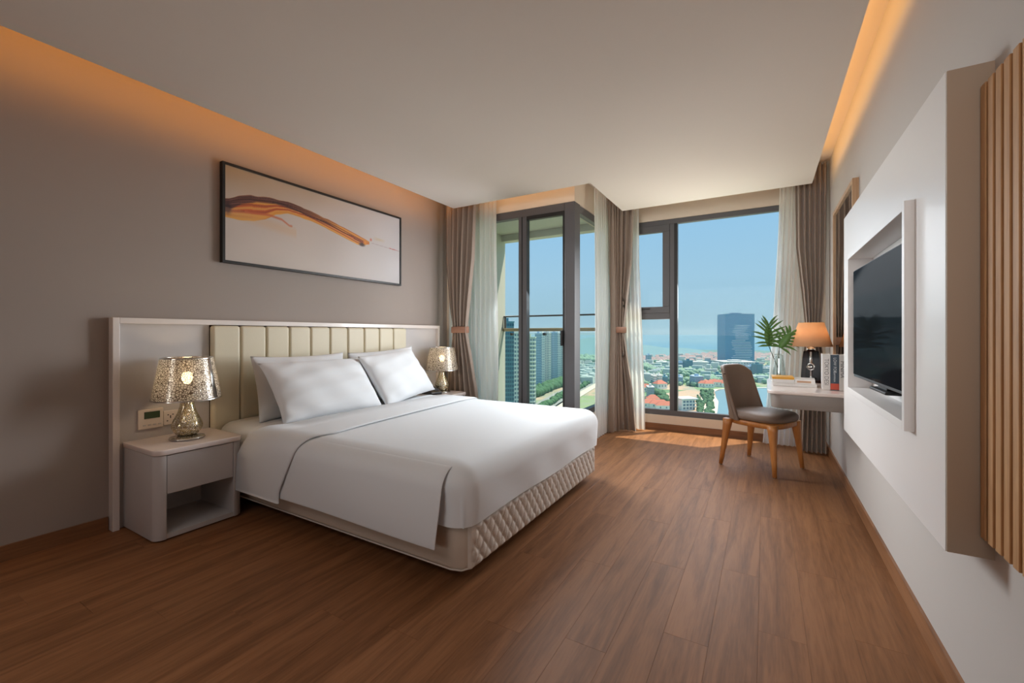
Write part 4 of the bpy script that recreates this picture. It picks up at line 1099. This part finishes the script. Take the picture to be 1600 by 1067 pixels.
# group of apartment towers beyond the balcony
building('apartment_tower', 815, 836, 634, 528, 16, radians(-6), M_bgreen, 17, 5, 'grey apartment tower with stacked balconies, nearest beyond the sliding door', balc=1.4)
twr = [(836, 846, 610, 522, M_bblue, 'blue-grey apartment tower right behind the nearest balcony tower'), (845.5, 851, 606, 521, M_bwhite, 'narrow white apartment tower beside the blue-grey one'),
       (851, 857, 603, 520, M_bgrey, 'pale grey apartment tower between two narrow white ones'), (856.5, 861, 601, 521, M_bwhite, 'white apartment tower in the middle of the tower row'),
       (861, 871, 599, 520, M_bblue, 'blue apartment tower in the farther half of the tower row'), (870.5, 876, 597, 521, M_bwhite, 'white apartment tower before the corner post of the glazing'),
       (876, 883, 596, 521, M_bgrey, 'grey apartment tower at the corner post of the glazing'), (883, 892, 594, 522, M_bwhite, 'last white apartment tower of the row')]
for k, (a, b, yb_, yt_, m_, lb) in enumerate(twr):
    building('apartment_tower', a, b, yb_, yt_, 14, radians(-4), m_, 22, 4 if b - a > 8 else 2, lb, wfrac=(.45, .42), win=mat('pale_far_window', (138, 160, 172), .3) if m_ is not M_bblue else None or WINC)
building('glass_tower', 782, 803, 668, 504, 24, radians(4), M_bglass2, 24, 6, 'tall teal glass tower at the left behind the balcony glass', win=mat('teal_window', (40, 92, 116), .2), wfrac=(.8, .6))
building('office_block', 803, 812, 650, 520, 20, radians(4), M_bwhite, 20, 2, 'pale block between the teal tower and the balcony tower')
# the blue tower in the big window
bt = building('glass_tower', 1134, 1178, 571, 491, 40, radians(-4), M_bglass, 32, 14, 'dark blue glass skyscraper standing alone in the big window', win=mat('sky_window', (66, 140, 180), .15), wfrac=(.84, .5))
d_ = dist(571); Wt = 44 / F_PX * d_; Ht = 80 / F_PX * d_
mb = MB()
rr = random.Random(4)
for i in range(24):
    z = Ht * (.02 + i * .033); x0_ = -Wt * .22 + rr.uniform(-5, 5); mb.box(x0_, min(Wt * .42, x0_ + Wt * (.45 + .2 * (i < 14))), -.8, 0, z, z + .8)
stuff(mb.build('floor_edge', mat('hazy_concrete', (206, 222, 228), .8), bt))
building('podium_block', 1132, 1182, 576, 566, 50, radians(-4), M_bgrey, 3, 12, 'low pale podium at the foot of the blue skyscraper')
# mid-distance blocks
blocks = [(1027, 1042, 577, 566, M_bwhite, 3, 'white mid-rise hotel left of the window mullion'), (1058, 1072, 579, 567, M_bblue, 4, 'blue-grey slab block just right of the window mullion'),
          (1073, 1083, 580, 564, M_bglass2, 6, 'teal glass block beside the gridded white hotel'), (1084, 1107, 579, 566, M_bwhite, 5, 'white gridded hotel in the middle of the big window'),
          (1012, 1018, 566, 555, M_bblue, 5, 'thin far tower near the coast in the left pane'), (1086, 1099, 604, 589, M_bblue, 5, 'blue-grey apartment block above the lakeside roofs'),
          (1022, 1026, 604, 588, M_bwhite, 5, 'slim white townhouse in the left pane'), (1030, 1035, 603, 587, M_bwhite, 5, 'second slim white townhouse in the left pane'),
          (1036, 1043, 602, 590, M_bglass2, 3, 'teal shop block at the window mullion'), (1013, 1022, 622, 606, M_bgrey, 5, 'pale grey villa block in the left pane above the orange roofs'),
          (1058, 1067, 602, 590, M_bblue, 3, 'dim blue block beside the window mullion above the modern white house'), (1183, 1192, 590, 570, M_bglass2, 9, 'blue office block right of the chair back'),
          (1172, 1183, 588, 573, M_bblue, 5, 'grey-blue office block behind the chair back'), (1193, 1203, 588, 576, M_bgrey, 4, 'pale office block before the glass flask'),
          (1205, 1216, 584, 573, M_bblue, 4, 'hazy office block behind the glass flask'), (1120, 1128, 594, 585, M_bglass2, 3, 'small blue block beyond the lakeside trees')]
for a, b, yb_, yt_, m_, fl_, lb in blocks:
    building('city_block', a, b, yb_, yt_, 14, radians(random.uniform(-12, 12)), m_, fl_, max(3, int((b - a) / 1.8)), lb)
# modern white house by the lake
mh = empty('modern_villa', tuple(gnd(1077, 641)), TH + radians(12), 'modern white villa with flat slab roof beside the lake', 'building')
B(-6.5, 3.5, 0, 12, 0, 8.6).build('wall', M_bwhite, mh)
for k in range(3): B(3.5, 7.2, 0.6, 11, k * 2.9 + 2.2, k * 2.9 + 3.1).build('floor_slab', M_bwhite, mh)
B(3.5, 6.3, 1.6, 10, 0, 8.2).build('glazed_wing', WINC, mh)
B(-7.2, 8.0, -1, 12.6, 9.0, 9.8).build('roof', M_bwhite, mh)
for i in range(3):
    for j in range(3): B(-5.6 + j * 3, -3.6 + j * 3, -.1, .1, 1 + i * 2.7, 2.6 + i * 2.7).build('window', WINC, mh)
# red roofed houses
def house_mesh(w, d, h, rh):
    wall = B(-w / 2, w / 2, -d / 2, d / 2, 0, h).mesh('wall', M_bwhite)
    e_ = .5; mb = MB(); a, b = w / 2 + e_, d / 2 + e_; r_ = max(.1, a - b)
    mb.add([(-a, -b, h), (a, -b, h), (a, b, h), (-a, b, h), (-r_, 0, h + rh), (r_, 0, h + rh)], [(0, 1, 5, 4), (2, 3, 4, 5), (1, 2, 5), (3, 0, 4), (3, 2, 1, 0)])
    wb = MB()
    for k in (-1, 0, 1): wb.box(k * w * .3 - .6, k * w * .3 + .6, -d / 2 - .1, -d / 2 + .1, h * .4, h * .75)
    return wall, mb.mesh('roof', M_terra), wb.mesh('windows', WINC)
HM = [house_mesh(14, 9, 6, 4), house_mesh(11, 8, 7, 3.5), house_mesh(20, 9, 5, 4)]
def house(px, py, kind, yaw, label, group, s=1):
    t = empty('house', tuple(gnd(px, py)), yaw, label, 'house', group); t.scale = (s, s, s)
    for n_, me_ in zip(('wall', 'roof', 'window_row'), HM[kind]):
        o = bpy.data.objects.new(n_, me_); COL.objects.link(o); o.parent = t
for px, py, kd, yw, s_, lb in ((1016, 636, 2, .5, .8, 'long orange roofed house low in the left pane, next to the sheer curtain'), (1029, 637, 2, .45, .8, 'long orange roofed house in the middle of the front row in the left pane'), (1040, 640, 2, .4, .8, 'long orange roofed house low in the left pane, against the window mullion'), (1020, 630, 0, .4, .8, 'shorter orange roofed house standing behind the front row in the left pane')):
    house(px, py, kd, yw, lb, 'orange roofed houses low in the left pane', s_)
house(1031, 607, 0, .9, 'single red pyramid roof house in the middle of the left pane', None, 1.0)
house(1008, 612, 0, .2, 'red roofed house beside the sheer curtain in the left pane', None, .9)
for k in range(16):
    house(1099 + k * 4.1 + random.uniform(-1, 1), 604 + random.uniform(-1.6, 1.2), random.choice((0, 1)), TH + random.uniform(-.3, .3), 'small orange roofed house in the row on the far lake shore', 'orange roofed houses on the lake shore', .8)
# dense far housing field as one stuff object
mb = MB(); rr = random.Random(11)
mr_ = MB()
for k in range(340):
    px = rr.uniform(985, 1230); py = rr.uniform(553.5, 566)
    p = gnd(px, py); w_ = rr.uniform(8, 15)
    mb.box(p.x - w_ / 2, p.x + w_ / 2, p.y - 5, p.y + 5, GZ, GZ + 5)
    a, b, h = w_ / 2 + .5, 5.5, GZ + 5
    mr_.add([(p.x - a, p.y - b, h), (p.x + a, p.y - b, h), (p.x + a, p.y + b, h), (p.x - a, p.y + b, h), (p.x - a * .4, p.y, h + 4), (p.x + a * .4, p.y, h + 4)], [(0, 1, 5, 4), (2, 3, 4, 5), (1, 2, 5), (3, 0, 4)])
fld = mb.build('housing_field', M_bwhite); tag(fld, 'hazy field of tiny pink-roofed houses along the coast', 'houses', kind='stuff')
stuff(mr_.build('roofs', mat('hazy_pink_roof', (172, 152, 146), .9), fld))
# scattered low pale buildings
mb = MB()
for k in range(190):
    px = rr.uniform(985, 1230); py = rr.choice((rr.uniform(560, 586), rr.uniform(582, 600), rr.uniform(560, 575))); p = gnd(px, py)
    if px > 1105 and py > 600: continue
    w_ = rr.uniform(6, 16); h = rr.uniform(4, 13); q_ = rr.uniform(6, 12); mb.box(p.x - w_ / 2, p.x + w_ / 2, p.y, p.y + q_, GZ, GZ + h)
for k in range(60):
    px = rr.uniform(902, 936); py = rr.uniform(566, 600); p = gnd(px, py); w_ = rr.uniform(6, 14); mb.box(p.x - w_ / 2, p.x + w_ / 2, p.y, p.y + 8, GZ, GZ + rr.uniform(4, 9))
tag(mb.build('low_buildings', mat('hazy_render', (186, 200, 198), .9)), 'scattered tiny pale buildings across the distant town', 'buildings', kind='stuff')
# trees
ico = bmesh.new(); bmesh.ops.create_icosphere(ico, subdivisions=1, radius=1); IV = [v.co.copy() for v in ico.verts]; IF = [tuple(v.index for v in f.verts) for f in ico.faces]; ico.free()
def grove(name, n, area, r0, r1, m, label, seed):
    rr = random.Random(seed); mb = MB()
    for k in range(n):
        px, py = area(rr); p = gnd(px, py); r_ = rr.uniform(r0, r1)
        mb.add([(p.x + v.x * r_ * rr.uniform(.85, 1.15), p.y + v.y * r_, GZ + r_ * .8 + v.z * r_ * rr.uniform(.8, 1.1)) for v in IV], IF, True)
    return tag(mb.build(name, m), label, 'trees', kind='stuff')
grove('tree_belt', 420, lambda r: (r.uniform(833, 895), 0), 3, 6, M_tree, '', 1) if False else None
def line_area(pts, spread):
    def f(r):
        k = r.randrange(len(pts) - 1); t = r.random(); a, b = pts[k], pts[k + 1]
        return a[0] + (b[0] - a[0]) * t + r.uniform(-2, 2), a[1] + (b[1] - a[1]) * t + r.uniform(-spread, spread)
    return f
grove('tree_belt', 330, line_area([(834, 618), (850, 612), (866, 605), (884, 600), (900, 594)], 3.5), 3, 5.5, M_tree, 'belt of trees at the foot of the apartment towers', 1)
grove('tree_belt', 160, line_area([(800, 668), (845, 640), (880, 620), (935, 593)], 1.5), 2, 3.5, M_tree, 'trees lining the boulevard below the balcony', 2)
def lake_area(r):
    while True:
        a, b = r.uniform(1086, 1114), r.uniform(611, 652)
        pth = 1095 + (b - 622) * .4 if b < 630 else 1101 - (b - 640) * .3
        if abs(a - pth) > 2.6 and a > 1090 - (b < 616) * -6: return a, b
def town_area(r):
    while True:
        a, b = r.uniform(985, 1230), r.uniform(562, 604)
        if not (a > 1095 and b > 600): return a, b
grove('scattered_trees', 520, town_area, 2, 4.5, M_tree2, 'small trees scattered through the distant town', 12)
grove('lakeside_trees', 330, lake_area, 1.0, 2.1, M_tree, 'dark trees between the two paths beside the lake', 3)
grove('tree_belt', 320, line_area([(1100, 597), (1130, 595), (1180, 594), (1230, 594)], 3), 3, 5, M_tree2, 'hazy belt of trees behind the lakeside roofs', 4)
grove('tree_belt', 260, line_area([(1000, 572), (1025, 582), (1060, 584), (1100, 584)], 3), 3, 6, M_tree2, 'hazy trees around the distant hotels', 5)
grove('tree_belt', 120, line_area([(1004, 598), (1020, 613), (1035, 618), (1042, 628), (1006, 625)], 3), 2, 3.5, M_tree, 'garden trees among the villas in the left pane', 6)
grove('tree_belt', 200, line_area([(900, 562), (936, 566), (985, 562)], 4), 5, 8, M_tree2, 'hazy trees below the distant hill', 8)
# hills and headland
def mound(name, px, py, rx, ry, h, m, label, seed):
    p = gnd(px, py); rr = random.Random(seed); ph = [rr.uniform(0, 6) for _ in range(4)]; rows = []
    for i in range(25):
        v = -1 + 2 * i / 24; row = []
        for j in range(49):
            u = -1 + 2 * j / 48; q = max(0, 1 - u * u - v * v)
            row.append((p.x + u * rx * cos(TH) - v * ry * sin(TH), p.y + u * rx * sin(TH) + v * ry * cos(TH), GZ - 1 + h * q ** .8 * (1 + .25 * sin(u * 7 + ph[0]) + .12 * sin(u * 17 + ph[1]))))
        rows.append(row)
    return struct(MB().grid(rows).build(name, m))
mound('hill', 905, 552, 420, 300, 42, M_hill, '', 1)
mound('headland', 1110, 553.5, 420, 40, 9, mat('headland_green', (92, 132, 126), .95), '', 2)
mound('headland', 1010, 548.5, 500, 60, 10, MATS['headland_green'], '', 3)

# ---- sea haze over the town
hz = B(-6000, 6000, 110, 4500, GZ - 8, 40).build('sea_haze', None)
mh_ = bpy.data.materials.new('sea_haze'); mh_.use_nodes = True; n_ = mh_.node_tree; n_.nodes.clear()
o_ = n_.nodes.new('ShaderNodeOutputMaterial'); v_ = n_.nodes.new('ShaderNodeVolumeScatter'); v_.inputs['Color'].default_value = (.46, .80, 1, 1); v_.inputs['Density'].default_value = .00021; v_.inputs['Anisotropy'].default_value = .2
n_.links.new(v_.outputs[0], o_.inputs['Volume']); hz.data.materials.append(mh_)
tag(hz, 'thin blue sea haze hanging over the distant town', 'haze', kind='stuff')
